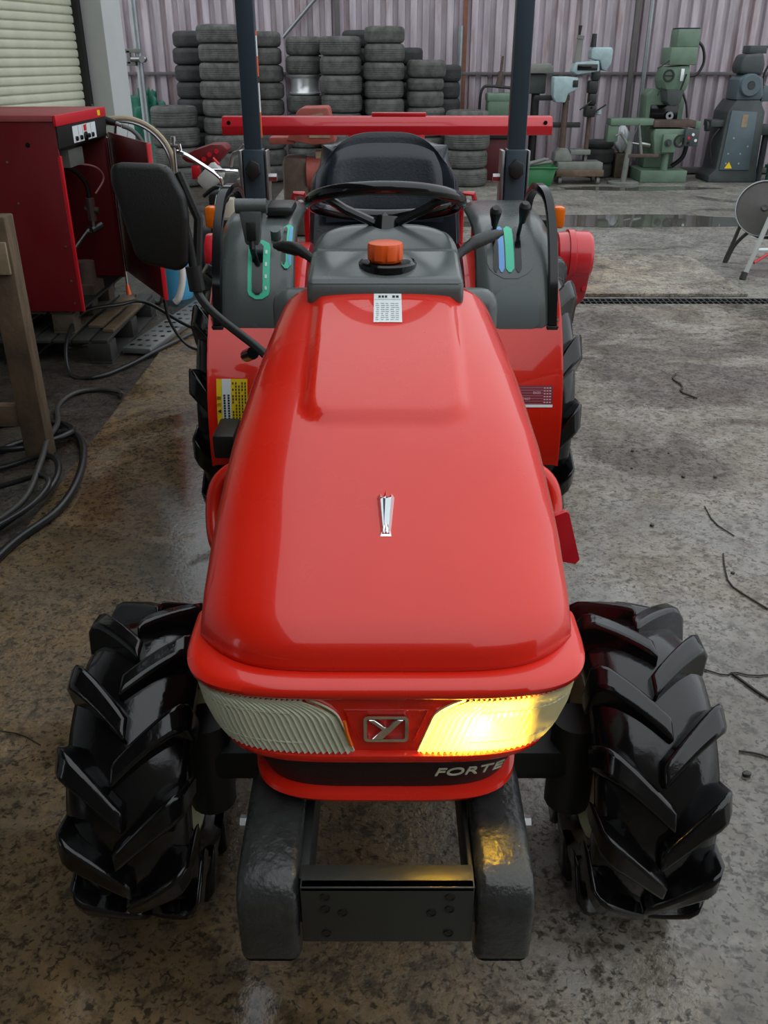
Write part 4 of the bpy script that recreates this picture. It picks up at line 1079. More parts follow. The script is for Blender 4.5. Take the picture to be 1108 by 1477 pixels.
# open door
hx, hy, fx, fy = -1.645, 5.70, -1.215, 4.92
dv = V(fx - hx, fy - hy, 0).normalized(); dn = V(dv.y, -dv.x, 0)
M_ = frame((hx, hy, .29), dv, dn)
L_ = math.hypot(fx - hx, fy - hy)
do = MB().prism([(0, 0), (L_, 0), (L_, .012), (0, .012)], 'Z', 0, .81, .003, M=Matrix(((dv.x, -dv.y, 0, hx), (dv.y, dv.x, 0, hy), (0, 0, 1, .29), (0, 0, 0, 1)))).build('door', DRED, CB)
e_ = V(fx, fy, 0)
MB().box((fx, fy, .695), (.014, .026, .81), .003, rot=math.atan2(dv.y, dv.x)).build('door_edge', BRED, do)
# spray gun on top of the cabinet, its hose and the ground hose
G = thing('spray_gun', 'black spray gun hung over the back edge of the red cabinet', 'spray gun', (-1.65, 5.75, 1.05))
MB().tube(catmull([(-1.735, 5.75, 1.245), (-1.715, 5.75, 1.20), (-1.665, 5.75, 1.165), (-1.60, 5.75, 1.145)], 4), [.014, .022, .024, .022, .018], 10).build('barrel', BLKP, G)
MB().tube(catmull([(-1.70, 5.75, 1.17), (-1.67, 5.75, 1.09), (-1.625, 5.75, 1.06), (-1.60, 5.75, 1.14)], 4), .007, 8).build('trigger_guard', BLKP, G)
MB().cyl((-1.60, 5.75, 1.144), (-1.57, 5.75, 1.132), .012, seg=8).build('coupling', STEEL, G)
tag(MB().tube(catmull([(-1.565, 5.75, 1.13), (-1.52, 5.77, 1.108), (-1.482, 5.79, 1.065), (-1.461, 5.82, .997), (-1.452, 5.85, .90), (-1.46, 5.90, .5), (-1.50, 5.98, .05), (-1.6, 6.1, .004)], 6), .013, 8).build('spray_hose', mat('grey_hose', srgb(92, 94, 92), .5)), 'grey hose arching from the spray gun down to the floor', 'hose')
LN = thing('spray_lance', 'slim chrome spray lance with orange tip leaning on the cabinet door hinge', 'spray lance', (-1.62, 5.65, .14))
MB().cyl((-1.632, 5.655, .20), (-1.634, 5.66, 1.07), .008, seg=10).build('tube', CHROME, LN)
MB().cyl((-1.628, 5.65, .147), (-1.632, 5.655, .21), .016, .010, seg=12).build('tip', ORANGE, LN)
# bicycle wheel
BW = thing('bicycle_wheel', 'old bicycle wheel with cream tyre leaning behind the cabinet', 'bicycle wheel', (-1.85, 6.35, -.012))
c_ = V(-1.79, 6.55, .80)
Mw = Matrix.Rotation(.25, 3, 'Z')
def wp(r, a, h=0): return c_ + Mw @ V(r * math.cos(a), h, r * math.sin(a))
MB().tube([wp(.33, 2 * PI * i / 48) for i in range(48)], .016, 8, True).build('tire', mat('cream_tyre', srgb(186, 172, 146), .6), BW)
MB().tube([wp(.305, 2 * PI * i / 48) for i in range(48)], .011, 6, True).build('rim', STEEL, BW)
for k in range(18):
    a = 2 * PI * k / 18; MB().cyl(wp(.02, a + 1.2, .02 * (-1) ** k), wp(.30, a), .0018, seg=4).build('spoke', STEEL, BW)
MB().cyl(wp(0, 0, -.04), wp(0, 0, .04), .022).build('hub', STEEL, BW)
# frame part that carries it to the ground
MB().tube([wp(0, 0, .05), V(-1.55, 6.62, .35), V(-1.5, 6.63, .0)], .014, 8).tube([wp(0, 0, -.05), V(-1.95, 6.55, .3), V(-2.0, 6.55, -.012)], .014, 8).build('frame_fork', DARK, BW)

# ------------------------------------------------------------ walk-behind cultivator
C_ = thing('walking_cultivator', 'red walk-behind cultivator with chrome handlebars and white fuel tank', 'cultivator', (-1.15, 6.4, 0))
eh = MB().prism([(-1.40, .885), (-1.30, .93), (-1.18, .965), (-1.10, .965), (-1.07, .93), (-1.12, .87), (-1.20, .80), (-1.30, .84), (-1.37, .85)], 'Y', 6.52, 6.72, .016).build('engine_hood', DRED, C_)
for x, z in ((-1.20, .90), (-1.15, .92), (-1.24, .87)): MB().cyl((x, 6.515, z), (x, 6.525, z), .016, seg=10).build('hood_bolt', BRED, eh)
MB().bb(-1.33, -1.27, 6.50, 6.56, .74, .83, .006).build('red_bracket', RED2, C_)
MB().tube([(-1.17, 6.48, .88), (-1.13, 6.47, .84)], .012, 6).build('red_pipe', BRED, C_)
MB().lathe([(0, -.085), (.05, -.085), (.062, -.065), (.062, .065), (.05, .085), (0, .085)], (0, 0, 0), 'X', 22).xf(Matrix.Translation((-1.185, 6.44, .765)) @ Matrix.Rotation(-.75, 4, 'Y')).build('fuel_tank', mat('white_tank_plastic', srgb(196, 198, 194), .45, var=.4), C_)
MB().tube(catmull([(-1.33, 6.10, .955), (-1.27, 6.10, .935), (-1.18, 6.10, .88), (-1.097, 6.10, .825), (-1.06, 6.10, .785), (-1.06, 6.12, .74), (-1.10, 6.2, .69), (-1.14, 6.3, .6)], 5), .013, 8).build('handlebar', CHROME, C_)
MB().tube([(-1.12, 6.11, .84), (-1.0, 6.11, .84), (-.95, 6.12, .835)], .011, 8).build('crossbar', CHROME, C_)
MB().cyl((-1.30, 6.11, .93), (-1.31, 6.11, 1.0), .009).build('throttle_lever', CHROME, C_)
MB().cyl((-1.39, 6.3, .80), (-1.388, 6.3, 1.0), .010).cyl((-1.388, 6.3, 1.0), (-1.388, 6.3, 1.03), .017).cyl((-1.41, 6.3, .975), (-1.365, 6.3, .97), .012).build('choke_lever', STEEL, C_)
MB().tube(catmull([(-1.0, 6.15, .86), (-.98, 6.15, .93), (-.94, 6.15, .95), (-.90, 6.15, .99)], 4), .014, 8).build('clutch_lever', STEEL, C_)
MB().tube(catmull([(-1.22, 6.3, .66), (-1.12, 6.25, .72), (-1.05, 6.25, .68), (-1.08, 6.25, .62), (-1.18, 6.28, .58)], 5), .014, 8).build('black_hose', CABLE, C_)
MB().bb(-1.22, -.80, 6.42, 6.76, .12, .66, .03).build('engine', DARK, C_)
for k in range(4): MB().bb(-.98, -.80, 6.36, 6.42, .66 - k * .05, .69 - k * .05, .004).build('cooling_fin', BLKP, C_)
MB().bb(-1.0, -.78, 6.34, 6.5, .69, .76, .01).build('air_cleaner', GREYM, C_)
MB().tube(catmull([(-.93, 6.2, .76), (-.90, 6.2, .83), (-.85, 6.2, .845), (-.80, 6.2, .90)], 4), .012, 8).build('brake_lever', CHROME, C_)
MB().tube(catmull([(-.86, 6.2, .80), (-.80, 6.22, .72), (-.82, 6.25, .55), (-.9, 6.3, .4)], 4), .008, 6).build('cable', CABLE, C_)
MB().bb(-1.12, -1.02, 6.3, 6.4, .50, .64, .01).build('yellow_tagged_box', mat('pale_box', srgb(205, 200, 180), .5), C_)
for x in (-1.25, -.78):
    w2 = MB().lathe([(0, -.05), (.10, -.05), (.19, -.06), (.215, -.03), (.215, .03), (.19, .06), (.10, .05), (0, .05)], (x, 6.6, .2145), 'X', 26).build('wheel', DARK, C_)
# blue bucket and white pipe
bk = thing('blue_bucket', 'light blue plastic bucket behind the open cabinet door', 'bucket', (-1.55, 6.0, -.012))
tag_ = MB().lathe([(0, -.012), (.11, -.012), (.14, .30), (.148, .30), (.148, .315), (.135, .315), (.105, .0), (0, 0)], (-1.46, 6.25, 0), 'Z', 28).build('shell', BLUEB, bk)
MB().tube([(-1.46 + .145 * math.cos(a), 6.25 - .05 * math.sin(a), .30 - .12 * math.sin(a)) for a in [PI * k / 10 for k in range(11)]], .004, 6).build('bail', STEEL, bk)
tag(MB().tube(catmull([(-1.36, 6.05, .30), (-1.36, 6.02, .16), (-1.39, 6.0, .05), (-1.42, 6.0, .012)], 5), .024, 10).build('white_pipe', mat('white_pipe', srgb(205, 205, 200), .45)), 'short white bent pipe standing beside the blue bucket', 'pipe')

# ------------------------------------------------------------ floor clutter on the left
pk = thing('perforated_plank', 'grey perforated steel plank lying beside the plastic pallet', 'plank', (-1.38, 5.5, 0))
a0, a1 = V(-1.40, 4.86, 0), V(-1.16, 6.15, 0); dd = (a1 - a0).normalized(); nn2 = V(-dd.y, dd.x, 0); Lk = (a1 - a0).length
Mk = Matrix(((dd.x, nn2.x, 0, a0.x), (dd.y, nn2.y, 0, a0.y), (0, 0, 1, .002), (0, 0, 0, 1)))
MB().prism([(0, -.085), (Lk, -.085), (Lk, .085), (0, .085)], 'Z', 0, .032, .004, M=Mk).build('deck', mat('dull_plank', srgb(120, 122, 120), .5, .4, var=.5), pk)
hole = None
for i in range(13):
    for j in (-.05, 0, .05):
        q = Mk @ V(.06 + i * .098, j, .0335)
        if hole is None: hole = MB().cyl(q, q + V(0, 0, .0012), .014, seg=10).build('hole', BLKG, pk); q0 = q
        else: c = hole.copy(); COL.objects.link(c); c.location = q - q0
def hose(name, pts, r, m, lb, cat='hose'):
    P = catmull(pts, 7)
    return tag(MB().tube(P, r, 8).build(name, m, angle=80), lb, cat)
zf = .004
hose('rubber_hose', [(-1.30, 2.45, .014), (-1.27, 2.66, .014), (-1.20, 2.90, .014), (-1.215, 3.2, .014), (-1.30, 3.52, .014), (-1.42, 3.66, .012), (-1.58, 3.56, .005), (-1.72, 3.36, .005), (-1.95, 3.25, .005)], .016, CABLE, 'thick black hose looping over the concrete edge by the bench')
hose('rubber_hose', [(-1.42, 2.50, .006), (-1.36, 2.75, .02), (-1.27, 3.0, .040), (-1.30, 3.22, .045), (-1.40, 3.34, .04), (-1.58, 3.28, .005), (-1.9, 3.1, .005)], .013, CABLE, 'black hose crossing over the thick one with a short curl')
hose('rubber_hose', [(-2.0, 3.62, .003), (-1.80, 3.74, .003), (-1.66, 3.82, .003), (-1.50, 3.80, .003), (-1.37, 3.60, .036), (-1.52, 3.44, .032), (-1.74, 3.40, .034), (-2.0, 3.36, .003)], .014, CABLE, 'black hose coil lying round the foot of the timber bench')
hose('rubber_hose', [(-1.95, 2.9, .004), (-1.66, 3.0, .004), (-1.46, 3.08, .03), (-1.33, 3.10, .06), (-1.27, 3.02, .06), (-1.29, 2.86, .045), (-1.38, 2.70, .03), (-1.5, 2.55, .004)], .012, CABLE, 'thin black hose with a tight bend on top of the others')
hose('power_cable', [(-1.6, 2.66, .002), (-1.44, 2.74, .01), (-1.335, 2.92, .04), (-1.36, 3.2, .07), (-1.42, 3.45, .06), (-1.47, 3.72, .03), (-1.57, 4.02, .002), (-1.55, 4.20, .002), (-1.44, 4.26, .002), (-1.33, 4.21, .006), (-1.30, 4.15, .012)], .012, mat('grey_cable', srgb(60, 58, 55), .5), 'grey power cable curving across the dirty side floor')
hose('power_cable', [(-1.0, 5.20, .010), (-1.20, 5.30, .045), (-1.46, 5.40, .16), (-1.60, 5.30, .17), (-1.72, 5.0, .20), (-1.72, 4.68, .12), (-1.66, 4.50, .0), (-1.52, 4.46, -.002), (-1.40, 4.62, .006), (-1.25, 5.0, .012), (-1.05, 5.5, .012)], .011, CABLE, 'black cable looping over the corner of the plastic pallet')
hose('power_cable', [(-1.22, 4.90, .30), (-1.21, 4.92, .18), (-1.16, 4.95, .06), (-1.08, 4.92, .012), (-.92, 4.85, .012), (-.7, 4.9, .012)], .009, CABLE, 'thin black cable hanging from the cabinet door to the floor')
hose('garden_hose', [(-1.24, 6.3, .012), (-1.2, 6.1, .012), (-1.1, 6.0, .012), (-.9, 6.2, .012), (-.6, 6.25, .012)], .016, mat('slate_hose', srgb(110, 116, 116), .5), 'grey garden hose on the floor beside the blue bucket')
tag(MB().box((-1.0, 5.75, .02), (.30, .12, .03), .004, rot=1.0).build('wooden_board', WOODD), 'dark scrap board lying near the cultivator wheels', 'board')
tag(MB().box((-.95, 5.45, .012), (.42, .07, .018), .003, rot=.5).build('wooden_board', mat('grey_board', srgb(120, 112, 102), .8, var=.6)), 'pale grey batten on the floor left of the tractor', 'board')
# timber bench
WB = thing('timber_bench', 'weathered timber work bench with square legs beside the black hoses', 'bench', (-1.8, 3.1, -.012))
for x in (-1.46, -2.25):
    for y in (2.80, 3.46): MB().bb(x - .05, x + .05, y - .045, y + .045, -.012, .97, .006).build('leg', WOOD, WB)
MB().bb(-2.35, -1.512, 2.70, 3.52, .93, .98, .006).build('bench_top', WOOD, WB)
for y in (2.80, 3.46): MB().bb(-2.22, -1.50, y - .03, y + .02, .13, .22, .004).build('rail', WOOD, WB)
MB().bb(-1.56, -1.42, 3.40, 3.416, .76, .88, .003).build('gusset', OCHRE, WB)

# ------------------------------------------------------------ old hopper machine behind the tiller
HM = thing('hopper_machine', 'faded red hopper machine with rusty body behind the tiller crossbar', 'machine', (-.75, 8.6, 0))
MB().prism([(-.86, .84), (-.76, 1.07), (-.72, 1.10), (-.50, 1.105), (-.485, 1.09), (-.43, .82), (-.62, .80)], 'Y', 8.45, 8.85, .012).build('hopper', RUSTRED, HM)
MB().prism([(-.66, .86), (-.665, 1.04), (-.535, 1.06), (-.475, .86)], 'Y', 8.440, 8.452).build('faded_label', OCHRE, HM)
MB().bb(-1.02, -.80, 8.5, 8.7, .80, .86, .01).build('feed_tray', RUSTRED, HM)
MB().bb(-.92, -.68, 8.5, 8.8, .0, .70, .06).build('rusty_body', RUST, HM)
MB().cyl((-.70, 8.6, .55), (-.50, 8.6, .55), .14, seg=20).build('drum', RUSTRED, HM)
MB().bb(-.62, -.42, 8.55, 8.8, .0, .74, .01).build('board_panel', OCHRE, HM)
# ------------------------------------------------------------ green engine tank right of the tyres
ET = thing('engine_unit', 'small grey-green engine tank in a black tube frame by the wall', 'engine', (1.5, 12.9, 0))
MB().bb(1.36, 1.72, 12.75, 13.05, .78, 1.06, .03).build('tank', MILLG, ET)
MB().bb(1.35, 1.73, 12.74, 13.06, .97, 1.07, .02).build('tank_lid', MILLG, ET)
MB().tube(catmull([(1.28, 12.9, .55), (1.27, 12.9, .95), (1.30, 12.9, 1.12), (1.40, 12.9, 1.15), (1.75, 12.9, 1.12)], 4), .018, 8).build('frame', DARK, ET)
MB().bb(1.26, 1.78, 12.72, 13.08, .52, .78, .02).build('engine_body', DARK, ET)
MB().bb(1.30, 1.74, 12.76, 13.04, .0, .52, .01).build('stand', mat('dark_red_stand', srgb(84, 22, 26), .6), ET)
MB().cyl((1.52, 13.0, 1.12), (1.54, 13.0, 1.32), .05, .03).cyl((1.54, 13.0, 1.32), (1.555, 13.0, 1.50), .016).build('exhaust', RUST, ET)
# ------------------------------------------------------------ drill presses
def drill(label, loc, head, cover, column, zc, zb, sc=1.0, grey=False):
    d = thing('drill_press', label, 'drill press', loc); local(d)
    return d
DA = thing('drill_press', 'grey hooded drill press with dark column beside the roll bar post', 'drill press', (2.02, 12.95, 0)); local(DA)
MB().prism([(-.20, 1.31), (-.18, 1.37), (-.10, 1.41), (.12, 1.42), (.17, 1.37), (.17, 1.30), (-.18, 1.30)], 'Y', -.20, .16, .012).build('belt_cover', GREYM, DA)
MB().bb(-.15, .10, -.12, .12, 1.06, 1.30, .02).build('motor', MACHD, DA)
MB().cyl((-.01, 0, .04), (-.01, 0, 1.08), .055, seg=18).build('column', DARK, DA)
MB().bb(-.16, .14, -.14, .14, .58, .62, .008).build('table', GREYM, DA)
MB().bb(-.2, .2, -.2, .2, 0, .05, .01).build('base', MACHD, DA)
MB().cyl((-.24, -.1, 1.24), (-.20, -.1, 1.24), .05).build('lamp', BLKP, DA)
DB = thing('drill_press', 'pale blue radial drill press on a wooden dolly', 'drill press', (2.36, 12.55, .27)); local(DB); DB.scale = (.82, 1, 1)
MB().cyl((-.02, 0, 0), (-.02, 0, .95), .05, .045, 18).build('column', RUST, DB)
MB().prism([(-.24, .76), (-.26, 1.0), (-.02, 1.0), (.12, .99), (.13, .86), (-.02, .80), (-.05, .70), (-.20, .70)], 'Y', -.12, .10, .02).build('motor_housing', PALEB, DB)
MB().bb(.04, .12, -.13, -.115, .88, .96, .004).build('switch_plate', BLKP, DB)
hd = MB().prism([(.02, 1.06), (.06, 1.16), (.42, 1.18), (.44, 1.06), (.10, 1.02)], 'Y', -.10, .12, .015).build('arm', PALEB, DB)
MB().bb(.09, .40, -.115, -.098, 1.07, 1.14, .008).build('arm_slot', BLKG, DB)
MB().prism([(.30, 1.20), (.30, 1.31), (.33, 1.33), (.60, 1.33), (.63, 1.30), (.62, 1.14), (.55, 1.06), (.48, 1.08), (.44, 1.18)], 'Y', -.06, .2, .02).build('pulley_cover', PALEB, DB)
MB().cyl((.10, 0, 1.15), (.12, 0, 1.42), .06, .045, 16).cyl((.12, 0, 1.42), (.125, 0, 1.46), .055).build('spindle_head', GREYM, DB)
MB().cyl((.10, 0, 1.46), (.105, 0, 1.57), .018, .03).build('spindle_cap', DARK, DB)
MB().cyl((.34, .05, 1.33), (.345, .05, 1.48), .045, .035).build('motor_cap', DARK, DB)
for x, z, w, h in ((.40, 1.02, .11, .14), (.37, .88, .15, .15), (.38, .74, .12, .14), (.36, .60, .17, .14)): MB().box((x, -.02, z), (w, .15, h), .025).build('feed_gearbox', DARK, DB)
MB().cyl((.37, 0, .0), (.37, 0, .56), .035, seg=12).build('rear_column', RUST, DB)
for k in range(3): MB().cyl((.36, -.1, .72 - k * .08), (.18 + k * .2, -.14, .62 + k * .03), .012, seg=6).build('feed_handle', DARK, DB)
MB().cyl((.50, -.06, .56), (.50, -.05, .62), .04, seg=10).build('chuck', PALEB, DB)
MB().bb(-.5, .05, .05, .12, .72, .78, .005).build('cross_arm', DARK, DB)
MB().bb(-.36, .25, .02, .12, .40, .46, .005).build('cross_arm', DARK, DB)
MB().prism([(-.16, .0), (-.14, .10), (-.06, .16), (.05, .16), (.12, .06), (.14, .0)], 'Y', -.13, .13, .012).build('base_casting', GREYM, DB)
MB().bb(.10, .42, -.12, .12, .08, .14, .01).bb(.34, .38, -.06, .06, 0, .08).build('table', GREYM, DB)
DL = thing('wooden_dolly', 'low wooden dolly on castors carrying the pale blue drill press', 'dolly', (2.55, 12.5, 0)); local(DL)
MB().bb(-.30, .32, -.22, .22, .10, .18, .006).build('deck', WOOD, DL)
MB().bb(-.28, .30, -.20, .20, .18, .268, .006).build('riser', GREYM, DL)
for x in (-.24, .26):
    for y in (-.15, .15): MB().cyl((x - .02, y, .05), (x + .02, y, .05), .05, seg=16).bb(x - .02, x + .02, y - .02, y + .02, .05, .105).build('castor', GREYM, DL)
# green crate with parts
GC = thing('green_crate', 'bright green plastic crate of metal scraps near the roll bar', 'crate', (1.97, 12.24, 0)); local(GC)
vs_ = [(-.18, -.14, 0), (.18, -.14, 0), (.18, .14, 0), (-.18, .14, 0), (-.24, -.19, .23), (.24, -.19, .23), (.24, .19, .23), (-.24, .19, .23)]
MB().add(vs_, [(0, 1, 2, 3), (0, 1, 5, 4), (1, 2, 6, 5), (2, 3, 7, 6), (3, 0, 4, 7)]).build('tub', CRATE, GC, solid=.008)
MB().tube([(-.245, -.195, .23), (.245, -.195, .23), (.245, .195, .23), (-.245, .195, .23)], .010, 6, True).build('rim', CRATE, GC)
for k, (a, b) in enumerate((((-.2, -.1, .24), (.1, -.13, .33)), ((-.16, .14, .24), (.18, .13, .30)), ((-.1, .02, .24), (.2, .03, .28)))):
    tag(MB().xf(Matrix()).cyl(V(*a) + V(1.97, 12.24, 0), V(*b) + V(1.97, 12.24, 0), .022, seg=8).build('metal_scrap', GREYM), ['steepest grey metal bar poking out of the green crate', 'grey metal bar along the back rim of the green crate', 'grey metal bar across the middle of the green crate'][k], 'scrap', 'metal bars in the green crate')
# pedestal stand and bag between drill and mill
PS = thing('pedestal_stand', 'thin grey pedestal stand on a round foot before the milling machine', 'stand', (3.15, 12.35, 0)); local(PS)
MB().cyl((0, 0, 0), (0, 0, .03), .20, seg=24).build('foot', GREYM, PS)
MB().cyl((0, 0, .03), (.03, 0, .52), .035, seg=12).build('post', GREYM, PS)
MB().tube([(.03, 0, .45), (-.10, 0, .62), (-.16, 0, .58)], .02, 8).tube([(.03, 0, .50), (.12, 0, .72), (.20, 0, .35)], .02, 8).build('arm', GREYM, PS)
MB().bb(.02, .42, -.04, .04, .33, .37, .004).build('shelf_bar', RUST, PS)
def bagf(u, v):
    t = u * 2 * PI; r = math.sin(PI * min(.98, max(.02, v))) ** .5; k = 1 + .10 * math.sin(5 * t + 7 * v) + .06 * math.sin(11 * t)
    return Vector((3.27 + .10 * r * math.cos(t) * k, 13.15 + .12 * r * math.sin(t) * k, .315 + .345 * v))
tag(MB().grid(bagf, 40, 16).build('white_bag', mat('white_bag', srgb(205, 208, 212), .5)), 'crumpled white bag on a box beside the milling machine', 'bag')
tag(MB().bb(3.18, 3.38, 13.0, 13.28, 0, .31, .01).build('wooden_box', WOODD), 'dark low box under the crumpled white bag', 'box')

# ------------------------------------------------------------ green milling machine
ML = thing('milling_machine', 'tall green turret milling machine against the corrugated wall', 'milling machine', (3.72, 12.85, 0)); local(ML)
MB().bb(-.31, .31, -.35, .3, 0, .15, .012).build('base', MILLG, ML)
MB().prism([(-.20, .15), (-.20, .60), (-.25, .72), (-.27, 1.05), (-.20, 1.12), (.20, 1.12), (.25, 1.05), (.24, .72), (.20, .60), (.20, .15)], 'Y', -.02, .3, .02).build('column', MILLG, ML)
MB().bb(-.20, .17, -.045, -.012, .76, .93, .01).build('column_recess', BLKG, ML)
MB().lathe([(.02, -.06), (.05, -.06), (.055, -.045), (.05, -.03), (.02, -.03)], (.05, -.03, .80), 'Y', 18).build('spindle_ring', STEEL, ML)
kn = MB().prism([(-.22, .60), (-.20, .66), (.24, .66), (.24, .56), (.16, .50), (.02, .36), (-.18, .36), (-.20, .50)], 'Y', -.40, .0, .012).build('knee', MILLG, ML)
MB().bb(-.10, .08, -.45, -.40, .38, .60, .01).build('knee_cover', MILLG, ML)
MB().cyl((-.03, -.47, .50), (-.03, -.45, .50), .045).cyl((-.03, -.50, .50), (-.03, -.47, .50), .025).build('dial', MACHD, ML)
MB().lathe([(.055, -.01), (.075, -.01), (.08, 0), (.075, .01), (.055, .01)], (.12, -.46, .52), 'Y', 20).build('hand_wheel', BLKP, ML)
MB().cyl((.0, -.3, .15), (.0, -.3, .36), .05, seg=16).build('elevating_screw', MILLG, ML)
tb = MB().bb(-.78, -.22, -.36, -.10, .70, .78, .008).build('table_end', MILLG, ML)
MB().bb(-.80, -.66, -.34, -.14, .50, .70, .01).build('table_motor', MILLG, ML)
MB().bb(-.22, .32, -.38, -.08, .68, .76, .006).build('table', RUST, ML)
MB().bb(.32, .40, -.35, -.10, .66, .75, .008).build('table_end', MILLG, ML)
pb = MB().bb(.17, .35, -.48, -.38, .46, .66, .01).build('control_box', MACHD, ML)
for k, (x, z, m) in enumerate(((.22, .56, RED2), (.27, .60, WHITE), (.31, .53, WHITE), (.22, .50, BLKG))): MB().cyl((x, -.49, z), (x, -.48, z), .018, seg=10).build('button', m, pb)
MB().prism([(-.13, 1.12), (-.16, 1.22), (-.14, 1.38), (.14, 1.40), (.16, 1.22), (.12, 1.10)], 'Y', -.38, .1, .015).build('ram_head', MILLG, ML)
MB().prism([(-.10, .98), (-.12, 1.12), (.10, 1.12), (.08, .98), (.03, .93), (-.05, .93)], 'Y', -.40, -.1, .012).build('quill_housing', MACHD, ML)
MB().bb(-.14, .20, -.42, .0, 1.40, 1.60, .015).build('drive_housing', MILLG, ML)
MB().bb(-.06, .22, -.36, -.04, 1.60, 1.80, .012).build('motor', MILLG, ML)
MB().bb(-.05, .21, -.35, -.05, 1.80, 1.815, .004).build('motor_cap', DARK, ML)
MB().bb(.02, .06, -.43, -.42, 1.22, 1.36, .002).build('scale_plate', WHITE, ML)
MB().lathe([(.05, -.01), (.07, -.01), (.075, 0), (.07, .01), (.05, .01)], (-.13, -.43, 1.28), 'Y', 20).cyl((-.19, -.43, 1.28), (-.07, -.43, 1.28), .008).build('feed_wheel', BLKP, ML)
MB().cyl((-.14, -.40, 1.45), (-.28, -.42, 1.36), .008).cyl((-.20, -.42, 1.15), (-.24, -.42, 1.05), .008).cyl((.04, -.44, 1.12), (.08, -.46, 1.30), .012).build('lever', DARK, ML)
MB().tube(catmull([(.22, -.2, 1.68), (.32, -.2, 1.60), (.36, -.2, 1.44), (.30, -.2, 1.30), (.18, -.2, 1.27)], 6), .018, 8).build('motor_cable', CABLE, ML)
MB().tube(catmull([(.16, -.1, 1.1), (.24, -.1, .95), (.28, -.1, .78)], 5), .014, 8).build('conduit', CABLE, ML)
MB().tube(catmull([(.30, -.2, .5), (.28, -.15, .3), (.16, -.1, .18)], 5), .03, 8).build('hose_bundle', CABLE, ML)
MB().cyl((-.22, -.3, .45), (-.55, -.32, .50), .015).cyl((-.36, -.3, .48), (-.22, -.3, .46), .03).build('feed_rod', STEEL, ML)
# ------------------------------------------------------------ slate machine tool
GM = thing('machine_tool', 'slate grey machine tool with slab front and round motor head', 'machine tool', (4.66, 12.75, 0)); local(GM)
MB().prism([(-.34, 0), (-.34, .08), (-.26, .16), (-.22, .86), (-.13, 1.0), (.17, 1.0), (.26, .86), (.28, .16), (.30, .08), (.30, 0)], 'Y', -.25, .3, .015).build('body', MACHD, GM)
fp = MB().prism([(-.22, .16), (-.18, .88), (.15, .86), (.17, .16)], 'Y', -.275, -.25, .004).build('front_panel', MACHG, GM)
for x, z in ((-.10, .55), (-.14, .36), (.02, .36), (-.15, .24), (.02, .24), (.10, .45)): MB().cyl((x, -.279, z), (x, -.274, z), .012, seg=8).build('screw', STEEL, fp)
MB().bb(-.03, .04, -.279, -.275, .68, .83).build('name_plate', OCHRE, fp)
MB().prism([(-.16, .18), (-.06, .18), (-.11, .26)], 'Y', -.279, -.275).build('warning_triangle', YELLOW, fp)
MB().prism([(-.15, 1.0), (-.14, 1.24), (-.05, 1.30), (.16, 1.26), (.20, 1.05), (.17, 1.0)], 'Y', -.25, .15, .02).build('head', MACHG, GM)
MB().lathe([(.0, -.30), (.045, -.30), (.05, -.31), (.12, -.31), (.135, -.29), (.135, -.1)], (.0, 0, 1.17), 'Y', 26).build('spindle_nose', MACHG, GM)
MB().cyl((0, -.315, 1.17), (0, -.30, 1.17), .045, seg=20).build('bore', BLKG, GM)
MB().prism([(-.12, 1.30), (-.14, 1.38), (-.10, 1.52), (.14, 1.54), (.18, 1.40), (.16, 1.28)], 'Y', -.2, .15, .04, 3).build('motor', MACHD, GM)
MB().bb(-.04, .18, -.16, .1, 1.53, 1.62, .01).build('motor_box', MACHD, GM)
MB().tube(catmull([(.16, -.1, 1.58), (.26, -.1, 1.62), (.30, -.1, 1.5), (.22, -.1, 1.3), (.24, -.1, 1.1)], 5), .014, 8).build('cable', CABLE, GM)
MB().bb(-.40, -.20, -.2, .1, .68, .76, .008).bb(.22, .95, -.2, .1, .58, .70, .008).build('table', MACHD, GM)
MB().cyl((-.43, -.1, .68), (-.38, -.1, .68), .06, seg=14).build('hand_wheel', MACHD, GM)
MB().bb(.20, .36, -.2, .0, .98, 1.16, .01).build('switch_box', MACHG, GM)
MB().tube(catmull([(-.28, -.2, .66), (-.37, -.2, .5), (-.34, -.22, .3), (-.30, -.22, .2)], 5), .010, 8).build('lead', CABLE, GM)
for x in (.38, .86): MB().cyl((x, -.1, .0), (x, -.1, .58), .04, seg=10).build('table_leg', MACHD, GM)
# green stand at the far right
GS = thing('green_stand', 'dark green steel stand with orange tool beside the slate machine', 'stand', (5.25, 12.2, 0)); local(GS)
for x in (-.2, .5):
    for y in (-.15, .15): MB().bb(x - .025, x + .025, y - .025, y + .025, 0, .48).build('leg', mat('dark_green_paint', srgb(24, 66, 54), .5), GS)
MB().bb(-.25, .55, -.2, .2, .48, .54, .006).bb(-.25, .55, -.2, .2, .2, .24, .006).build('shelf', MATS['dark_green_paint'], GS)
MB().bb(-.22, .52, -.19, .19, .24, .48).build('cabinet_box', MATS['dark_green_paint'], GS)
tag(MB().prism([(5.0, .55), (5.1, .74), (5.6, .78), (5.7, .55)], 'Y', 12.1, 12.35, .02).build('power_tool', mat('tool_orange', srgb(150, 96, 48), .5, var=.6)), 'orange brown tool lying on the dark green stand', 'tool')
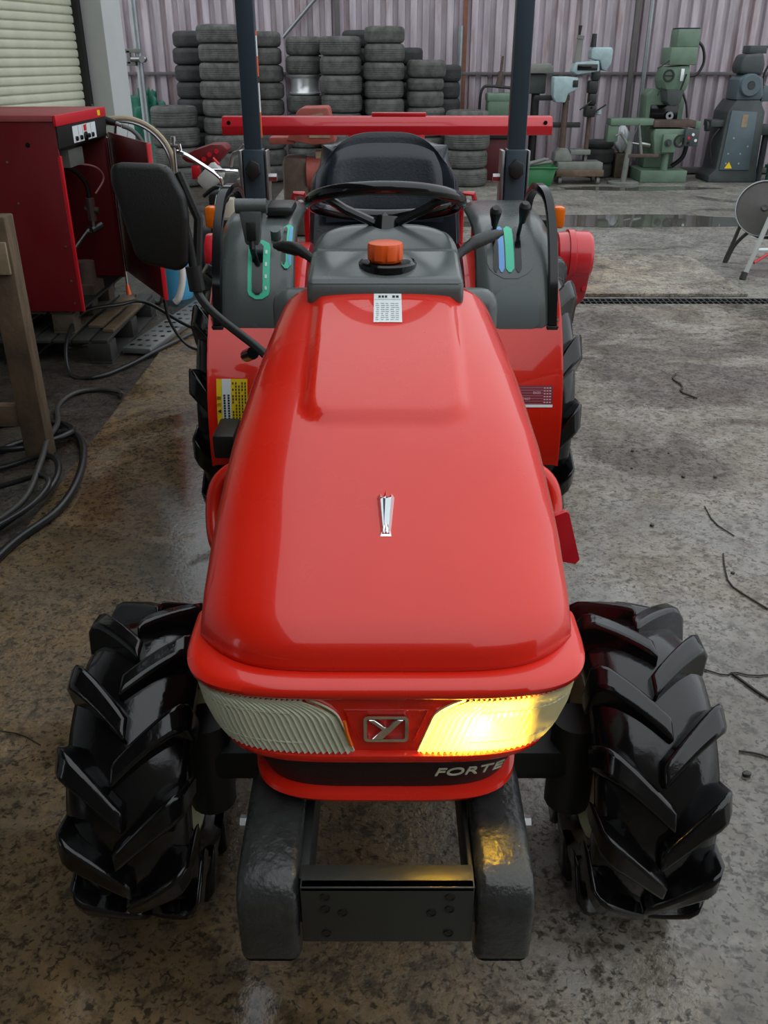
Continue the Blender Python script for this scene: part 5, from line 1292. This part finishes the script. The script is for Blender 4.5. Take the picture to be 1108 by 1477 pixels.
# ------------------------------------------------------------ grey disc stand on the right
DS = thing('disc_stand', 'dark grey round disc on tubular steel legs near the steel plate', 'disc stand', (2.86, 7.1, 0))
dc = V(2.90, 7.05, .47)
Md = Matrix.Translation(dc) @ Matrix.Rotation(math.radians(-22), 4, 'X') @ Matrix.Rotation(math.radians(-14), 4, 'Z')
MB().lathe([(0, -.020), (.02, -.024), (.03, -.012), (.08, -.004), (.17, .010), (.192, .012), (.200, .004), (.205, .014), (.195, .028), (.06, .05), (0, .05)], (0, 0, 0), 'Y', 44).xf(Md).build('disc', mat('disc_grey', srgb(74, 72, 68), .5, .2, var=.6, vscale=9), DS)
MB().tube([Md @ V(.205 * math.cos(a), .012, .205 * math.sin(a)) for a in [2 * PI * k / 48 for k in range(48)]], .006, 6, True).build('disc_rim', GALV, DS)
tubeg = mat('leg_grey', srgb(150, 152, 148), .45)
MB().tube(catmull([(2.80, 7.16, .40), (2.79, 7.25, .2), (2.785, 7.36, .018), (2.80, 7.36, .018), (2.84, 7.34, .15), (2.92, 7.25, .28), (3.02, 7.2, .33), (3.3, 7.2, .33)], 5), .015, 8).build('leg', mat('leg_dark', srgb(70, 72, 70), .5), DS)
MB().tube([(2.72, 6.75, .02), (2.80, 6.82, .20), (2.92, 6.95, .44)], .019, 8).build('leg', tubeg, DS)
MB().cyl((2.708, 6.742, 0), (2.724, 6.755, .05), .024, seg=10).build('leg_foot', BLKP, DS)
MB().tube([(3.25, 6.75, .02), (3.2, 6.9, .2), (3.1, 7.0, .40)], .019, 8).build('leg', tubeg, DS)
MB().cyl((2.80, 6.84, .20), (3.25, 6.86, .20), .012).build('crossbar', WHITE, DS)
MB().cyl((2.82, 6.86, .10), (3.1, 7.0, .22), .012).build('red_brace', RED2, DS)
MB().prism([(2.82, .30), (2.88, .36), (3.2, .36), (3.25, .30), (3.1, .22), (2.9, .24)], 'Y', 7.08, 7.3, .02).build('body', DARK, DS)

# ------------------------------------------------------------ litter on the wet yard
r_ = random.Random(5)
def twig(pts, r=.004, lb='', cat='twig'):
    r = r * .72
    return tag(MB().tube([(x, y, r + .001) for x, y in pts], r, 5, smooth=1).build('twig', TWIGM), lb, cat)
twig([(1.148, 2.594), (1.121, 2.503), (1.10, 2.40), (1.13, 2.33), (1.17, 2.257)], .004, 'long bent twig on the wet concrete right of the tractor')
twig([(1.20, 2.95), (1.19, 2.82), (1.23, 2.72)], .003, 'thin hooked twig beyond the long bent twig')
twig([(.871, 1.965), (.93, 1.93), (.955, 1.95), (1.0, 1.93), (1.08, 1.94)], .003, 'forked twig on the concrete beside the front tyre')
twig([(.95, 1.94), (1.0, 1.84), (1.06, 1.76)], .005, 'thick straight twig crossing the forked twig')
twig([(1.548, 4.50), (1.50, 4.42), (1.53, 4.30), (1.48, 4.22), (1.54, 4.12)], .006, 'wriggly twig on the wet yard before the grate')
twig([(.86, 1.638), (.90, 1.63), (.93, 1.612)], .004, 'short twig on the wet film beside the front tyre')
twig([(-.96, 1.712), (-.90, 1.70), (-.84, 1.66)], .002, 'pale straw on the brown concrete left of the tyre')
twig([(.9, 1.50), (.93, 1.47), (.97, 1.49), (.98, 1.44)], .002, 'tiny curled twig near the small pebble')
def pebble(x, y, s, lb):
    b = bmesh.new(); bmesh.ops.create_icosphere(b, subdivisions=2, radius=s); rr_ = random.Random(int(x * 991))
    for q in b.verts: q.co = Vector((q.co.x * 1.3, q.co.y, q.co.z * .7)) * (1 + rr_.uniform(-.12, .12))
    mb = MB().bm(b, Matrix.Translation((x, y, s * .62))); return tag(mb.build('pebble', PEBM), lb, 'pebble', 'pebbles scattered on the wet yard')
pebble(.85, 1.56, .009, 'small dark pebble beside the right front tyre')
for k in range(9): pebble(r_.uniform(.95, 1.35), r_.uniform(2.1, 3.6), r_.uniform(.004, .007), 'tiny dark pebble scattered on the wet concrete right of the tractor')
for k in range(3): pebble(r_.uniform(1.6, 2.6), r_.uniform(5.0, 5.6), r_.uniform(.01, .016), 'dark pebble lying just before the drain grate')
